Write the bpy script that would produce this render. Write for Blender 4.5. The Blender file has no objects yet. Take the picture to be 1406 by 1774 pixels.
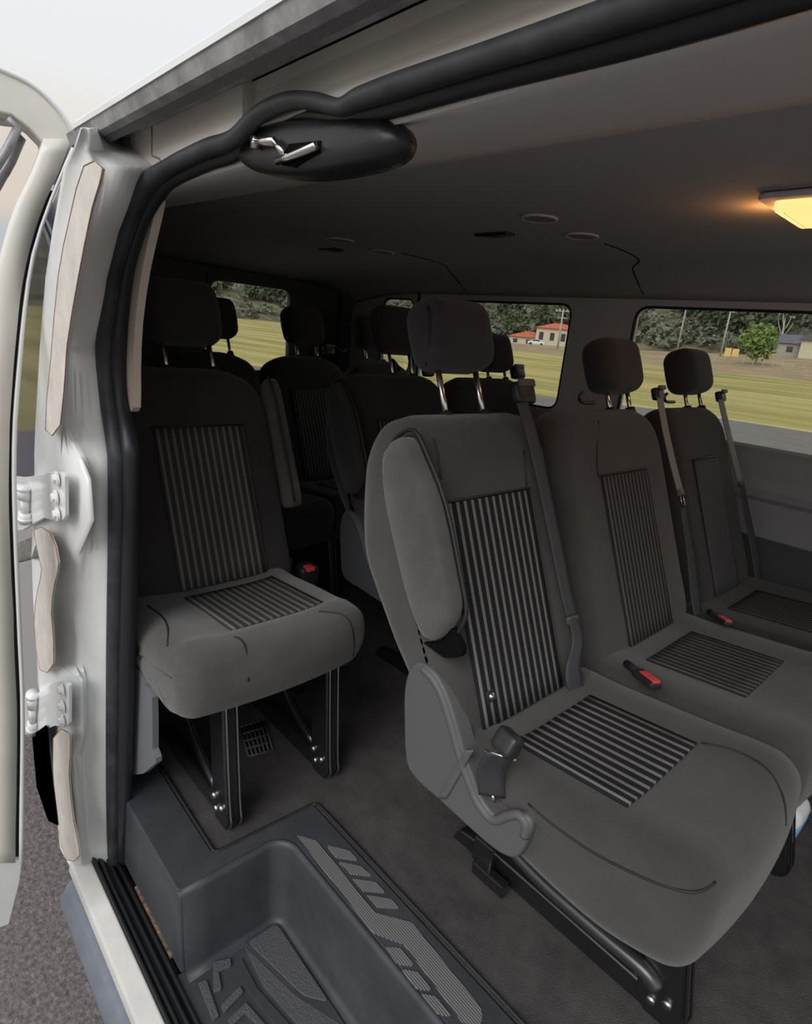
import bpy, bmesh, math, random
from mathutils import Vector, Matrix
random.seed(7)
SC = bpy.context.scene
COL = SC.collection
# ------------------------------------------------------------------ camera, sky, exposure
YAW, PITCH, ROLL, FPX = 0.80366, 0.28893, 0.09499, 1028.40462
CAM = Vector((0.24283, -0.69388, 1.04663))
f = Vector((-math.sin(YAW)*math.cos(PITCH), math.cos(YAW)*math.cos(PITCH), -math.sin(PITCH)))
r = f.cross(Vector((0, 0, 1))).normalized()
u = r.cross(f)
r2 = math.cos(ROLL)*r + math.sin(ROLL)*u
u2 = -math.sin(ROLL)*r + math.cos(ROLL)*u
cd = bpy.data.cameras.new('camera')
cam = bpy.data.objects.new('camera', cd)
COL.objects.link(cam)
M = Matrix((r2, u2, -f)).transposed().to_4x4()
M.translation = CAM
cam.matrix_world = M
cd.sensor_fit = 'HORIZONTAL'
cd.sensor_width = 36
cd.lens = 36*FPX/1406
cd.clip_start = 0.02
cd.clip_end = 800
SC.camera = cam
SC.view_settings.view_transform = 'Standard'
SC.view_settings.look = 'None'
SC.view_settings.gamma = 1
SC.view_settings.use_curve_mapping = False
SC.view_settings.exposure = 0.0
w = bpy.data.worlds.new('sky')
SC.world = w
w.use_nodes = True
nt = w.node_tree
nt.nodes.clear()
tc = nt.nodes.new('ShaderNodeTexCoord')
sep = nt.nodes.new('ShaderNodeSeparateXYZ')
rp = nt.nodes.new('ShaderNodeValToRGB')
bg = nt.nodes.new('ShaderNodeBackground')
wo = nt.nodes.new('ShaderNodeOutputWorld')
nt.links.new(tc.outputs['Generated'], sep.inputs[0])
nt.links.new(sep.outputs['Z'], rp.inputs[0])
nt.links.new(rp.outputs[0], bg.inputs[0])
nt.links.new(bg.outputs[0], wo.inputs[0])
el = rp.color_ramp.elements
el[0].position = 0.0; el[0].color = (0.56, 0.59, 0.62, 1)
el[1].position = 1.0; el[1].color = (0.78, 0.83, 0.90, 1)
for p, c in ((0.09, (0.58, 0.61, 0.64, 1)), (0.12, (0.80, 0.70, 0.60, 1)), (0.20, (0.82, 0.76, 0.69, 1)), (0.28, (0.84, 0.86, 0.87, 1)), (0.5, (0.85, 0.88, 0.92, 1))):
    e = el.new(p); e.color = c
bg.inputs['Strength'].default_value = 1.0
sd = bpy.data.lights.new('sun', 'SUN')
sd.energy = 1.9
sd.angle = math.radians(40)
sd.color = (1.0, 0.98, 0.96)
so = bpy.data.objects.new('sun', sd)
COL.objects.link(so)
so.rotation_euler = Vector((0.25, -0.75, 0.62)).to_track_quat('Z', 'Y').to_euler()

# ------------------------------------------------------------------ measured outlines of the parts, in metres
D = {'seal1': [((-0.582, -0.375, -0.277), 0.0132),((-0.863, -0.375, -0.304), 0.0122),((-0.954, -0.375, -0.237), 0.0132),((-0.937, -0.375, -0.017), 0.0157),((-0.872, -0.375, 0.374), 0.0161),((-0.821, -0.375, 0.648), 0.0151),((-0.798, -0.375, 0.783), 0.0158),((-0.803, -0.375, 0.83), 0.0148),((-0.832, -0.375, 0.903), 0.0129),((-0.832, -0.375, 0.984), 0.0139),((-0.773, -0.375, 1.09), 0.0113),((-0.701, -0.375, 1.157), 0.0107),((-0.635, -0.375, 1.199), 0.0122),((-0.555, -0.375, 1.213), 0.0094),((-0.451, -0.375, 1.219), 0.0092),((-0.39, -0.375, 1.219), 0.0087),((-0.34, -0.375, 1.232), 0.0081),((-0.289, -0.375, 1.234), 0.0076),((-0.246, -0.375, 1.227), 0.0067),((-0.209, -0.375, 1.216), 0.0063),((-0.183, -0.375, 1.217), 0.0078),((-0.138, -0.375, 1.217), 0.0085),((-0.058, -0.375, 1.216), 0.0082),((0.032, -0.375, 1.215), 0.009),((0.088, -0.375, 1.215), 0.0094),((0.127, -0.375, 1.215), 0.0092),((0.191, -0.375, 1.215), 0.0084),((0.271, -0.375, 1.216), 0.0069)],
 'seal2': [((-0.576, -0.357, -0.288), 0.0133),((-0.865, -0.357, -0.315), 0.0124),((-0.951, -0.357, -0.244), 0.0133),((-0.922, -0.357, -0.012), 0.0157),((-0.855, -0.357, 0.376), 0.0161),((-0.808, -0.357, 0.649), 0.0152),((-0.786, -0.357, 0.794), 0.0158),((-0.792, -0.357, 0.835), 0.0148),((-0.83, -0.357, 0.901), 0.013),((-0.825, -0.357, 0.985), 0.014),((-0.777, -0.357, 1.092), 0.0115),((-0.707, -0.357, 1.161), 0.0109),((-0.636, -0.357, 1.199), 0.0124),((-0.577, -0.357, 1.209), 0.0097),((-0.486, -0.357, 1.215), 0.0098),((-0.418, -0.357, 1.216), 0.0091),((-0.366, -0.357, 1.231), 0.0085),((-0.313, -0.357, 1.233), 0.008),((-0.272, -0.357, 1.227), 0.0071),((-0.232, -0.357, 1.217), 0.0066),((-0.197, -0.357, 1.215), 0.0082),((-0.153, -0.357, 1.214), 0.009),((-0.069, -0.357, 1.213), 0.0087),((0.027, -0.357, 1.211), 0.0095),((0.087, -0.357, 1.211), 0.0099),((0.127, -0.357, 1.211), 0.0096),((0.193, -0.357, 1.212), 0.0088),((0.277, -0.357, 1.215), 0.0073)],
 'pillar': [[(-0.619, -0.452, 1.244),(-0.624, -0.445, 1.247),(-0.625, -0.44, 1.248),(-0.644, -0.43, 1.254),(-0.694, -0.41, 1.267),(-0.78, -0.378, 1.289),(-0.833, -0.355, 1.303)], [(-0.657, -0.452, 1.225),(-0.645, -0.445, 1.225),(-0.639, -0.44, 1.226),(-0.653, -0.43, 1.23),(-0.676, -0.41, 1.238),(-0.681, -0.378, 1.246),(-0.661, -0.355, 1.249)], [(-0.697, -0.452, 1.212),(-0.665, -0.445, 1.21),(-0.624, -0.44, 1.206),(-0.618, -0.43, 1.208),(-0.603, -0.41, 1.211),(-0.609, -0.378, 1.219),(-0.618, -0.355, 1.225)], [(-0.775, -0.452, 1.141),(-0.744, -0.445, 1.141),(-0.692, -0.44, 1.139),(-0.693, -0.43, 1.141),(-0.692, -0.41, 1.144),(-0.716, -0.378, 1.151),(-0.744, -0.355, 1.156)], [(-0.833, -0.452, 1.08),(-0.791, -0.445, 1.081),(-0.733, -0.44, 1.081),(-0.729, -0.43, 1.083),(-0.741, -0.41, 1.085),(-0.781, -0.378, 1.089),(-0.808, -0.355, 1.092)], [(-0.904, -0.452, 0.974),(-0.854, -0.445, 0.978),(-0.826, -0.44, 0.981),(-0.828, -0.43, 0.981),(-0.834, -0.41, 0.982),(-0.847, -0.378, 0.982),(-0.872, -0.355, 0.982)], [(-0.989, -0.452, 0.826),(-0.935, -0.445, 0.835),(-0.871, -0.44, 0.846),(-0.884, -0.43, 0.844),(-0.847, -0.41, 0.849),(-0.827, -0.378, 0.852),(-0.85, -0.355, 0.847)], [(-1.019, -0.452, 0.767),(-0.998, -0.445, 0.771),(-0.921, -0.44, 0.786),(-0.824, -0.43, 0.806),(-0.821, -0.41, 0.805),(-0.816, -0.378, 0.804),(-0.839, -0.355, 0.798)], [(-1.037, -0.452, 0.718),(-1.033, -0.445, 0.718),(-1.001, -0.44, 0.725),(-0.779, -0.43, 0.777),(-0.809, -0.41, 0.768),(-0.816, -0.378, 0.764),(-0.839, -0.355, 0.756)], [(-1.081, -0.452, 0.624),(-1.075, -0.445, 0.624),(-1.02, -0.44, 0.64),(-0.771, -0.43, 0.711),(-0.817, -0.41, 0.695),(-0.831, -0.378, 0.686),(-0.852, -0.355, 0.677)], [(-1.13, -0.452, 0.532),(-1.116, -0.445, 0.536),(-1.046, -0.44, 0.559),(-0.892, -0.43, 0.609),(-0.862, -0.41, 0.616),(-0.842, -0.378, 0.617),(-0.862, -0.355, 0.606)], [(-1.158, -0.452, 0.414),(-1.136, -0.445, 0.421),(-1.04, -0.44, 0.459),(-1.013, -0.43, 0.467),(-0.918, -0.41, 0.501),(-0.86, -0.378, 0.517),(-0.879, -0.355, 0.504)], [(-1.169, -0.452, 0.323),(-1.146, -0.445, 0.332),(-1.079, -0.44, 0.361),(-1.075, -0.43, 0.36),(-0.94, -0.41, 0.417),(-0.876, -0.378, 0.437),(-0.893, -0.355, 0.422)], [(-1.182, -0.452, 0.243),(-1.15, -0.445, 0.256),(-1.093, -0.44, 0.284),(-1.055, -0.43, 0.3),(-0.956, -0.41, 0.343),(-0.89, -0.378, 0.365),(-0.906, -0.355, 0.35)], [(-1.195, -0.452, 0.19),(-1.156, -0.445, 0.208),(-1.097, -0.44, 0.238),(-0.92, -0.43, 0.329),(-0.934, -0.41, 0.314),(-0.897, -0.378, 0.322),(-0.912, -0.355, 0.306)], [(-1.159, -0.452, 0.068),(-1.146, -0.445, 0.073),(-1.11, -0.44, 0.093),(-0.933, -0.43, 0.199),(-0.963, -0.41, 0.171),(-0.918, -0.378, 0.185),(-0.931, -0.355, 0.167)], [(-1.138, -0.452, 0.017),(-1.131, -0.445, 0.018),(-1.003, -0.44, 0.1),(-0.998, -0.43, 0.099),(-0.977, -0.41, 0.103),(-0.929, -0.378, 0.12),(-0.94, -0.355, 0.101)], [(-1.128, -0.452, -0.127),(-1.127, -0.445, -0.13),(-0.99, -0.44, -0.03),(-0.994, -0.43, -0.039),(-1.001, -0.41, -0.055),(-0.953, -0.378, -0.037),(-0.962, -0.355, -0.057)], [(-1.119, -0.452, -0.243),(-1.11, -0.445, -0.241),(-0.995, -0.44, -0.148),(-0.998, -0.43, -0.157),(-1.008, -0.41, -0.178),(-0.973, -0.378, -0.169),(-0.98, -0.355, -0.189)], [(-1.037, -0.452, -0.224),(-1.025, -0.445, -0.217),(-0.985, -0.44, -0.187),(-0.999, -0.43, -0.206),(-0.992, -0.41, -0.213),(-0.963, -0.378, -0.209),(-0.969, -0.355, -0.229)]],
 'strips': [[(-0.594, -0.455, 1.2),(-0.527, -0.455, 1.19),(-0.571, -0.455, 1.155),(-0.644, -0.455, 1.079),(-0.72, -0.455, 0.988),(-0.789, -0.455, 0.865),(-0.889, -0.455, 0.839),(-0.815, -0.455, 0.963),(-0.74, -0.455, 1.08),(-0.667, -0.455, 1.148)], [(-1.052, -0.455, 0.611),(-0.917, -0.455, 0.648),(-0.872, -0.455, 0.605),(-0.915, -0.455, 0.549),(-0.963, -0.455, 0.47),(-0.981, -0.455, 0.348),(-1.125, -0.455, 0.258),(-1.14, -0.455, 0.366),(-1.07, -0.455, 0.476),(-1.015, -0.455, 0.541)], [(-1.052, -0.455, 0.124),(-0.894, -0.455, 0.234),(-0.932, -0.455, 0.111),(-0.926, -0.455, -0.003),(-0.895, -0.455, -0.07),(-1.028, -0.455, -0.197),(-1.089, -0.455, -0.165),(-1.098, -0.455, -0.086)]],
 'hinge_up': {'plate': [(-0.949, -0.45, 0.747),(-0.913, -0.45, 0.76),(-0.808, -0.45, 0.785),(-0.795, -0.45, 0.783),(-0.811, -0.45, 0.708),(-0.835, -0.45, 0.694),(-0.924, -0.45, 0.67),(-0.968, -0.45, 0.661),(-1.074, -0.45, 0.616),(-1.183, -0.45, 0.57),(-1.275, -0.45, 0.541),(-1.213, -0.45, 0.683),(-1.126, -0.45, 0.701)],
 'bolts': [(-0.83, -0.454, 0.769),(-0.848, -0.454, 0.732),(-0.845, -0.454, 0.703)],
 'kn': [(-1.067, -0.465, 0.695),(-1.088, -0.465, 0.617)]},
 'hinge_lo': {'plate': [(-1.029, -0.45, 0.275),(-0.974, -0.45, 0.309),(-0.901, -0.45, 0.348),(-0.88, -0.45, 0.352),(-0.906, -0.45, 0.249),(-0.942, -0.45, 0.219),(-1.038, -0.45, 0.164),(-1.132, -0.45, 0.097),(-1.24, -0.45, 0.02),(-1.424, -0.45, -0.101),(-1.396, -0.45, 0.038),(-1.124, -0.45, 0.203)],
 'bolts': [(-0.921, -0.454, 0.32),(-0.928, -0.454, 0.278),(-0.938, -0.454, 0.238)],
 'kn': [(-1.195, -0.465, 0.157),(-1.254, -0.465, 0.015)]},
 'armA': [(-0.46, -0.085, 0.859),(-0.444, -0.085, 0.885),(-0.414, -0.085, 0.895),(-0.384, -0.085, 0.866),(-0.338, -0.085, 0.806),(-0.294, -0.085, 0.712),(-0.276, -0.085, 0.664),(-0.287, -0.085, 0.626),(-0.308, -0.085, 0.599),(-0.334, -0.085, 0.599),(-0.375, -0.085, 0.652),(-0.411, -0.085, 0.719),(-0.447, -0.085, 0.796)],
 'coverA': [(-0.355, -0.065, 0.533),(-0.329, -0.065, 0.539),(-0.303, -0.065, 0.532),(-0.279, -0.065, 0.512),(-0.254, -0.065, 0.476),(-0.232, -0.065, 0.439),(-0.203, -0.065, 0.401),(-0.181, -0.065, 0.378),(-0.151, -0.065, 0.371),(-0.128, -0.065, 0.396),(-0.111, -0.065, 0.411),(-0.097, -0.065, 0.406),(-0.096, -0.065, 0.385),(-0.107, -0.065, 0.338),(-0.128, -0.065, 0.32),(-0.17, -0.065, 0.314),(-0.267, -0.065, 0.319),(-0.32, -0.065, 0.321),(-0.352, -0.065, 0.341),(-0.369, -0.065, 0.425),(-0.374, -0.065, 0.473),(-0.369, -0.065, 0.508)],
 'beltS1': [(-0.43, 0.225, 0.946),(-0.41, 0.237, 0.897),(-0.375, 0.248, 0.81),(-0.329, 0.257, 0.696),(-0.295, 0.262, 0.612),(-0.274, 0.269, 0.561)],
 'beltS1b': [(-0.266, 0.26, 0.562),(-0.25, 0.263, 0.522),(-0.236, 0.236, 0.489),(-0.223, 0.231, 0.455),(-0.21, 0.246, 0.423)],
 'guideS1': (-0.45, 0.251, 0.964), 'beltS2': [(-0.434, 0.797, 0.955),(-0.403, 0.799, 0.878),(-0.369, 0.808, 0.796),(-0.344, 0.823, 0.733)],
 'beltS2b': [(-0.327, 0.819, 0.692),(-0.283, 0.821, 0.582),(-0.245, 0.809, 0.488),(-0.224, 0.801, 0.438)],
 'guideS2': (-0.451, 0.822, 0.965), 'beltS3': [(-0.431, 1.19, 0.949),(-0.4, 1.203, 0.872),(-0.367, 1.219, 0.791),(-0.337, 1.24, 0.716)],
 'beltS3b': [(-0.327, 1.222, 0.712),(-0.281, 1.228, 0.598),(-0.244, 1.236, 0.508),(-0.219, 1.224, 0.445)],
 'guideS3': (-0.448, 1.234, 0.959), 'buck1': [(-0.17, -0.062, 0.4),(-0.171, -0.074, 0.45),(-0.15, -0.087, 0.5),(-0.146, -0.07, 0.53)],
 'buck2': [(-0.186, 0.352, 0.475),(-0.153, 0.324, 0.485),(-0.102, 0.296, 0.49)],
 'buck3': [(-0.19, 0.766, 0.475),(-0.163, 0.737, 0.482),(-0.125, 0.705, 0.487)],
 'tread': [[(-0.603, -0.111, 0.001),(-0.565, -0.085, 0.001),(-0.363, -0.092, 0.001),(-0.305, -0.05, 0.001),(-0.126, -0.061, 0.001),(-0.114, -0.071, 0.001),(-0.108, -0.092, 0.001),(-0.131, -0.101, 0.001),(-0.283, -0.089, 0.001),(-0.334, -0.119, 0.001)], [(-0.543, -0.075, 0.001),(-0.504, -0.046, 0.001),(-0.472, -0.046, 0.001),(-0.506, -0.078, 0.001)], [(-0.496, -0.08, 0.001),(-0.457, -0.049, 0.001),(-0.426, -0.046, 0.001),(-0.457, -0.078, 0.001)], [(-0.448, -0.083, 0.001),(-0.412, -0.049, 0.001),(-0.381, -0.049, 0.001),(-0.412, -0.082, 0.001)], [(-0.403, -0.083, 0.001),(-0.366, -0.05, 0.001),(-0.34, -0.049, 0.001),(-0.369, -0.082, 0.001)], [(-0.302, -0.12, 0.001),(-0.282, -0.098, 0.001),(-0.244, -0.101, 0.001),(-0.265, -0.122, 0.001)], [(-0.255, -0.122, 0.001),(-0.233, -0.103, 0.001),(-0.196, -0.105, 0.001),(-0.215, -0.124, 0.001)], [(-0.206, -0.124, 0.001),(-0.185, -0.106, 0.001),(-0.148, -0.108, 0.001),(-0.166, -0.124, 0.001)]],
 'grille': [(-0.997, -0.038, 0.0),(-0.989, 0.032, 0.0),(-0.867, -0.014, 0.0),(-0.883, -0.073, 0.0)],
 'hl': [],
 'lamp': [(-0.19, 0.495, 1.333),(-0.114, 0.516, 1.333),(-0.145, 0.77, 1.333),(-0.198, 0.679, 1.333)],
 'vents': [(-0.929, 0.671, 1.337),(-1.793, 0.738, 1.337)],
 'rings': [((-0.689, 0.545, 1.337), 0.04),((-0.704, 0.754, 1.337), 0.04),((-1.553, 0.603, 1.337), 0.045),((-1.592, 0.821, 1.337), 0.045)],
 'seam_c': [[(-1.133, 1.192, 1.337),(-1.115, 1.292, 1.337),(-1.234, 1.572, 1.337),(-1.445, 1.98, 1.337)]],
 'pod': [(-0.426, -0.352, 1.212),(-0.401, -0.352, 1.227),(-0.355, -0.352, 1.23),(-0.283, -0.352, 1.222),(-0.213, -0.352, 1.212),(-0.174, -0.352, 1.205),(-0.158, -0.352, 1.189),(-0.172, -0.352, 1.176),(-0.225, -0.352, 1.173),(-0.299, -0.352, 1.176),(-0.37, -0.352, 1.187),(-0.407, -0.352, 1.198)],
 'latch': [(-0.351, -0.372, 1.215),(-0.311, -0.372, 1.21),(-0.288, -0.372, 1.198),(-0.244, -0.372, 1.198),(-0.245, -0.372, 1.19),(-0.287, -0.372, 1.186),(-0.308, -0.372, 1.19),(-0.319, -0.372, 1.2),(-0.351, -0.372, 1.209)],
 'posts': {'S1': [(-0.486, 0.072, 0.933),(-0.486, 0.183, 0.933)],
 'S2': [(-0.492, 0.643, 0.946),(-0.492, 0.757, 0.946)],
 'S3': [(-0.492, 1.088, 0.946),(-0.491, 1.199, 0.944)],
 'B': [(-1.23, -0.126, 0.952),(-1.232, -0.005, 0.957)],
 'B2': [(-1.229, 0.597, 0.95),(-1.231, 0.686, 0.953)],
 'C': [(-1.982, 0.71, 0.993),(-1.985, 0.813, 0.999)],
 'D': [(-1.979, 0.358, 0.985),(-1.981, 0.437, 0.99)],
 'C2': [(-1.977, 1.098, 0.979),(-1.978, 1.165, 0.983)]},
 'well': [(-0.639, -0.355, -0.2),(-0.649, -0.307, -0.2),(-0.653, -0.165, -0.2),(-0.634, -0.132, -0.2),(-0.602, -0.123, -0.2),(-0.342, -0.157, -0.2),(-0.583, -0.244, -0.2),(-0.525, -0.262, -0.2),(-0.605, -0.326, -0.2),(-0.477, -0.323, -0.2),(-0.38, -0.15, -0.2),(-0.563, -0.139, -0.2)],
 'door_px_top': [(-0.88, -0.479, 1.35),(-0.88, -0.437, 1.341),(-0.88, -0.405, 1.317),(-0.88, -0.385, 1.286),(-0.88, -0.4, 1.245),(-0.88, -0.418, 1.217),(-0.88, -0.431, 1.23),(-0.88, -0.432, 1.269),(-0.88, -0.449, 1.285),(-0.88, -0.47, 1.296),(-0.88, -0.484, 1.295)],
 'door_edge': [(-0.88, -0.385, 1.286),(-0.88, -0.418, 1.217),(-0.88, -0.439, 1.165),(-0.88, -0.458, 1.105),(-0.88, -0.471, 1.044),(-0.88, -0.483, 0.974),(-0.88, -0.499, 0.865),(-0.88, -0.51, 0.761),(-0.88, -0.515, 0.671),(-0.88, -0.521, 0.534),(-0.88, -0.53, 0.363),(-0.88, -0.539, 0.242),(-0.88, -0.561, -0.003),(-0.88, -0.594, -0.145),(-0.88, -0.609, -0.139)],
 'door_glass': [(-0.88, -0.431, 1.283),(-0.88, -0.431, 1.23),(-0.88, -0.448, 1.179),(-0.88, -0.468, 1.12),(-0.88, -0.488, 1.059),(-0.88, -0.506, 0.999),(-0.88, -0.511, 0.981)],
 'btrim': [(-0.672, -0.345, 1.194),(-0.691, -0.345, 1.166),(-0.738, -0.345, 1.102),(-0.775, -0.345, 1.025),(-0.791, -0.345, 0.952),(-0.798, -0.345, 0.889),(-0.824, -0.345, 0.885),(-0.84, -0.345, 0.937),(-0.833, -0.345, 0.995),(-0.794, -0.345, 1.068),(-0.736, -0.345, 1.142),(-0.694, -0.345, 1.185)],
 'gtrim': [(-0.885, -0.335, 0.347),(-0.828, -0.335, 0.337),(-0.789, -0.335, 0.327),(-0.796, -0.335, 0.203),(-0.78, -0.335, 0.181),(-0.933, -0.335, 0.045),(-0.916, -0.335, 0.197)],
 'corner': [(-0.792, -0.37, 1.263),(-0.618, -0.37, 1.273),(-0.381, -0.37, 1.275),(-0.38, -0.37, 1.227),(-0.464, -0.37, 1.228),(-0.581, -0.37, 1.222),(-0.678, -0.37, 1.206),(-0.775, -0.37, 1.21)],
 'seam1': [(-0.616, -0.37, 1.268),(-0.619, -0.37, 1.235),(-0.593, -0.37, 1.228),(-0.59, -0.37, 1.221)],
 'cushseam': [(-0.127, -0.047, 0.416),(-0.072, -0.047, 0.412),(-0.009, -0.047, 0.414),(0.052, -0.047, 0.43),(0.099, -0.047, 0.449),(0.122, -0.047, 0.47),(0.129, -0.047, 0.49)],
 'pocket': [(-0.345, -0.064, 0.575),(-0.309, -0.064, 0.591),(-0.288, -0.064, 0.629),(-0.261, -0.064, 0.603),(-0.262, -0.064, 0.588),(-0.293, -0.064, 0.571)],
 'stud': (-0.256, 0.017, 0.493), 'strap': [(-0.218, -0.069, 0.452),(-0.236, -0.069, 0.397),(-0.258, -0.069, 0.332)],
 'bseam1': [(-0.694, -0.213, 0.475),(-0.644, -0.219, 0.487),(-0.618, -0.227, 0.482),(-0.622, -0.219, 0.343)],
 'bseam2': [(-0.694, -0.019, 0.475),(-0.626, -0.005, 0.487),(-0.615, 0.011, 0.461),(-0.62, 0.026, 0.366)],
 'redb': (-1.02, 0.172, 0.412), 'packet': (0.073, 0.801, 0.05), 'door_low': [(-0.876, -0.559, 0.005),(-0.876, -0.569, -0.052),(-0.876, -0.594, -0.141),(-0.876, -0.609, -0.138),(-0.876, -0.661, -0.103),(-0.876, -0.645, 0.069)],
 'check': [(-1.008, -0.448, 0.591),(-1.116, -0.448, 0.552),(-1.258, -0.448, 0.495),(-1.482, -0.448, 0.403)],
 'flap': [(-1.279, -0.46, -0.02),(-1.082, -0.46, 0.132),(-1.091, -0.46, 0.004),(-1.076, -0.46, -0.137),(-1.191, -0.46, -0.213),(-1.29, -0.46, -0.189)],
 'ds': {'lip': [[(-0.878, -0.388, 1.279),(-0.878, -0.426, 1.195),(-0.878, -0.455, 1.113),(-0.878, -0.474, 1.031),(-0.878, -0.487, 0.947),(-0.878, -0.5, 0.86),(-0.878, -0.509, 0.77),(-0.878, -0.515, 0.675),(-0.878, -0.52, 0.576),(-0.878, -0.525, 0.471),(-0.878, -0.53, 0.361),(-0.878, -0.539, 0.246),(-0.878, -0.549, 0.127),(-0.878, -0.561, 0.001)], [(-0.878, -0.394, 1.278),(-0.878, -0.431, 1.194),(-0.878, -0.461, 1.112),(-0.878, -0.479, 1.03),(-0.878, -0.493, 0.947),(-0.878, -0.506, 0.86),(-0.878, -0.515, 0.77),(-0.878, -0.521, 0.676),(-0.878, -0.526, 0.577),(-0.878, -0.531, 0.473),(-0.878, -0.536, 0.364),(-0.878, -0.545, 0.249),(-0.878, -0.556, 0.13),(-0.878, -0.567, 0.006)]],
 'seal': [[(-0.884, -0.424, 1.208),(-0.884, -0.454, 1.131),(-0.884, -0.473, 1.054),(-0.884, -0.487, 0.976),(-0.884, -0.499, 0.896),(-0.884, -0.509, 0.813),(-0.884, -0.517, 0.727),(-0.884, -0.522, 0.636),(-0.884, -0.526, 0.541),(-0.884, -0.531, 0.442),(-0.884, -0.537, 0.338),(-0.884, -0.545, 0.23),(-0.884, -0.556, 0.117),(-0.884, -0.567, -0.0)], [(-0.884, -0.43, 1.207),(-0.884, -0.459, 1.13),(-0.884, -0.479, 1.053),(-0.884, -0.492, 0.976),(-0.884, -0.505, 0.896),(-0.884, -0.515, 0.813),(-0.884, -0.522, 0.727),(-0.884, -0.528, 0.637),(-0.884, -0.532, 0.543),(-0.884, -0.537, 0.444),(-0.884, -0.543, 0.34),(-0.884, -0.552, 0.233),(-0.884, -0.562, 0.121),(-0.884, -0.573, 0.004)]],
 'post': [[(-0.88, -0.397, 1.283),(-0.88, -0.415, 1.236),(-0.88, -0.438, 1.188),(-0.88, -0.456, 1.141),(-0.88, -0.47, 1.095),(-0.88, -0.481, 1.049),(-0.88, -0.489, 1.002),(-0.88, -0.497, 0.954),(-0.88, -0.504, 0.906),(-0.88, -0.511, 0.856),(-0.88, -0.516, 0.806),(-0.88, -0.521, 0.754),(-0.88, -0.525, 0.701),(-0.88, -0.528, 0.646),(-0.88, -0.531, 0.589),(-0.88, -0.533, 0.531),(-0.88, -0.537, 0.472),(-0.88, -0.54, 0.41),(-0.88, -0.543, 0.347),(-0.88, -0.548, 0.282),(-0.88, -0.554, 0.216),(-0.88, -0.56, 0.149),(-0.88, -0.567, 0.079),(-0.88, -0.573, 0.008)], [(-0.88, -0.433, 1.274),(-0.88, -0.451, 1.228),(-0.88, -0.474, 1.181),(-0.88, -0.491, 1.136),(-0.88, -0.505, 1.09),(-0.88, -0.515, 1.045),(-0.88, -0.523, 0.999),(-0.88, -0.531, 0.953),(-0.88, -0.539, 0.905),(-0.88, -0.546, 0.857),(-0.88, -0.552, 0.808),(-0.88, -0.557, 0.757),(-0.88, -0.561, 0.706),(-0.88, -0.564, 0.652),(-0.88, -0.567, 0.597),(-0.88, -0.571, 0.541),(-0.88, -0.574, 0.483),(-0.88, -0.578, 0.423),(-0.88, -0.582, 0.362),(-0.88, -0.587, 0.3),(-0.88, -0.593, 0.236),(-0.88, -0.6, 0.17),(-0.88, -0.607, 0.103),(-0.88, -0.614, 0.034)]],
 'g1': [[(-0.878, -0.455, 1.162),(-0.878, -0.469, 1.121),(-0.878, -0.48, 1.08),(-0.878, -0.489, 1.039),(-0.878, -0.496, 0.997),(-0.878, -0.503, 0.955),(-0.878, -0.51, 0.912),(-0.878, -0.516, 0.868),(-0.878, -0.521, 0.824),(-0.878, -0.526, 0.779),(-0.878, -0.529, 0.732),(-0.878, -0.533, 0.685),(-0.878, -0.535, 0.636),(-0.878, -0.538, 0.586),(-0.878, -0.54, 0.534),(-0.878, -0.543, 0.482),(-0.878, -0.546, 0.428),(-0.878, -0.549, 0.372),(-0.878, -0.553, 0.316),(-0.878, -0.558, 0.258),(-0.878, -0.563, 0.199),(-0.878, -0.569, 0.139),(-0.878, -0.575, 0.077),(-0.878, -0.581, 0.014)], [(-0.878, -0.457, 1.162),(-0.878, -0.47, 1.121),(-0.878, -0.481, 1.08),(-0.878, -0.49, 1.039),(-0.878, -0.497, 0.997),(-0.878, -0.504, 0.955),(-0.878, -0.511, 0.912),(-0.878, -0.518, 0.869),(-0.878, -0.523, 0.824),(-0.878, -0.527, 0.779),(-0.878, -0.531, 0.732),(-0.878, -0.534, 0.685),(-0.878, -0.537, 0.636),(-0.878, -0.539, 0.586),(-0.878, -0.542, 0.535),(-0.878, -0.545, 0.482),(-0.878, -0.548, 0.428),(-0.878, -0.551, 0.373),(-0.878, -0.555, 0.316),(-0.878, -0.559, 0.259),(-0.878, -0.565, 0.2),(-0.878, -0.571, 0.14),(-0.878, -0.577, 0.078),(-0.878, -0.583, 0.015)]],
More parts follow.
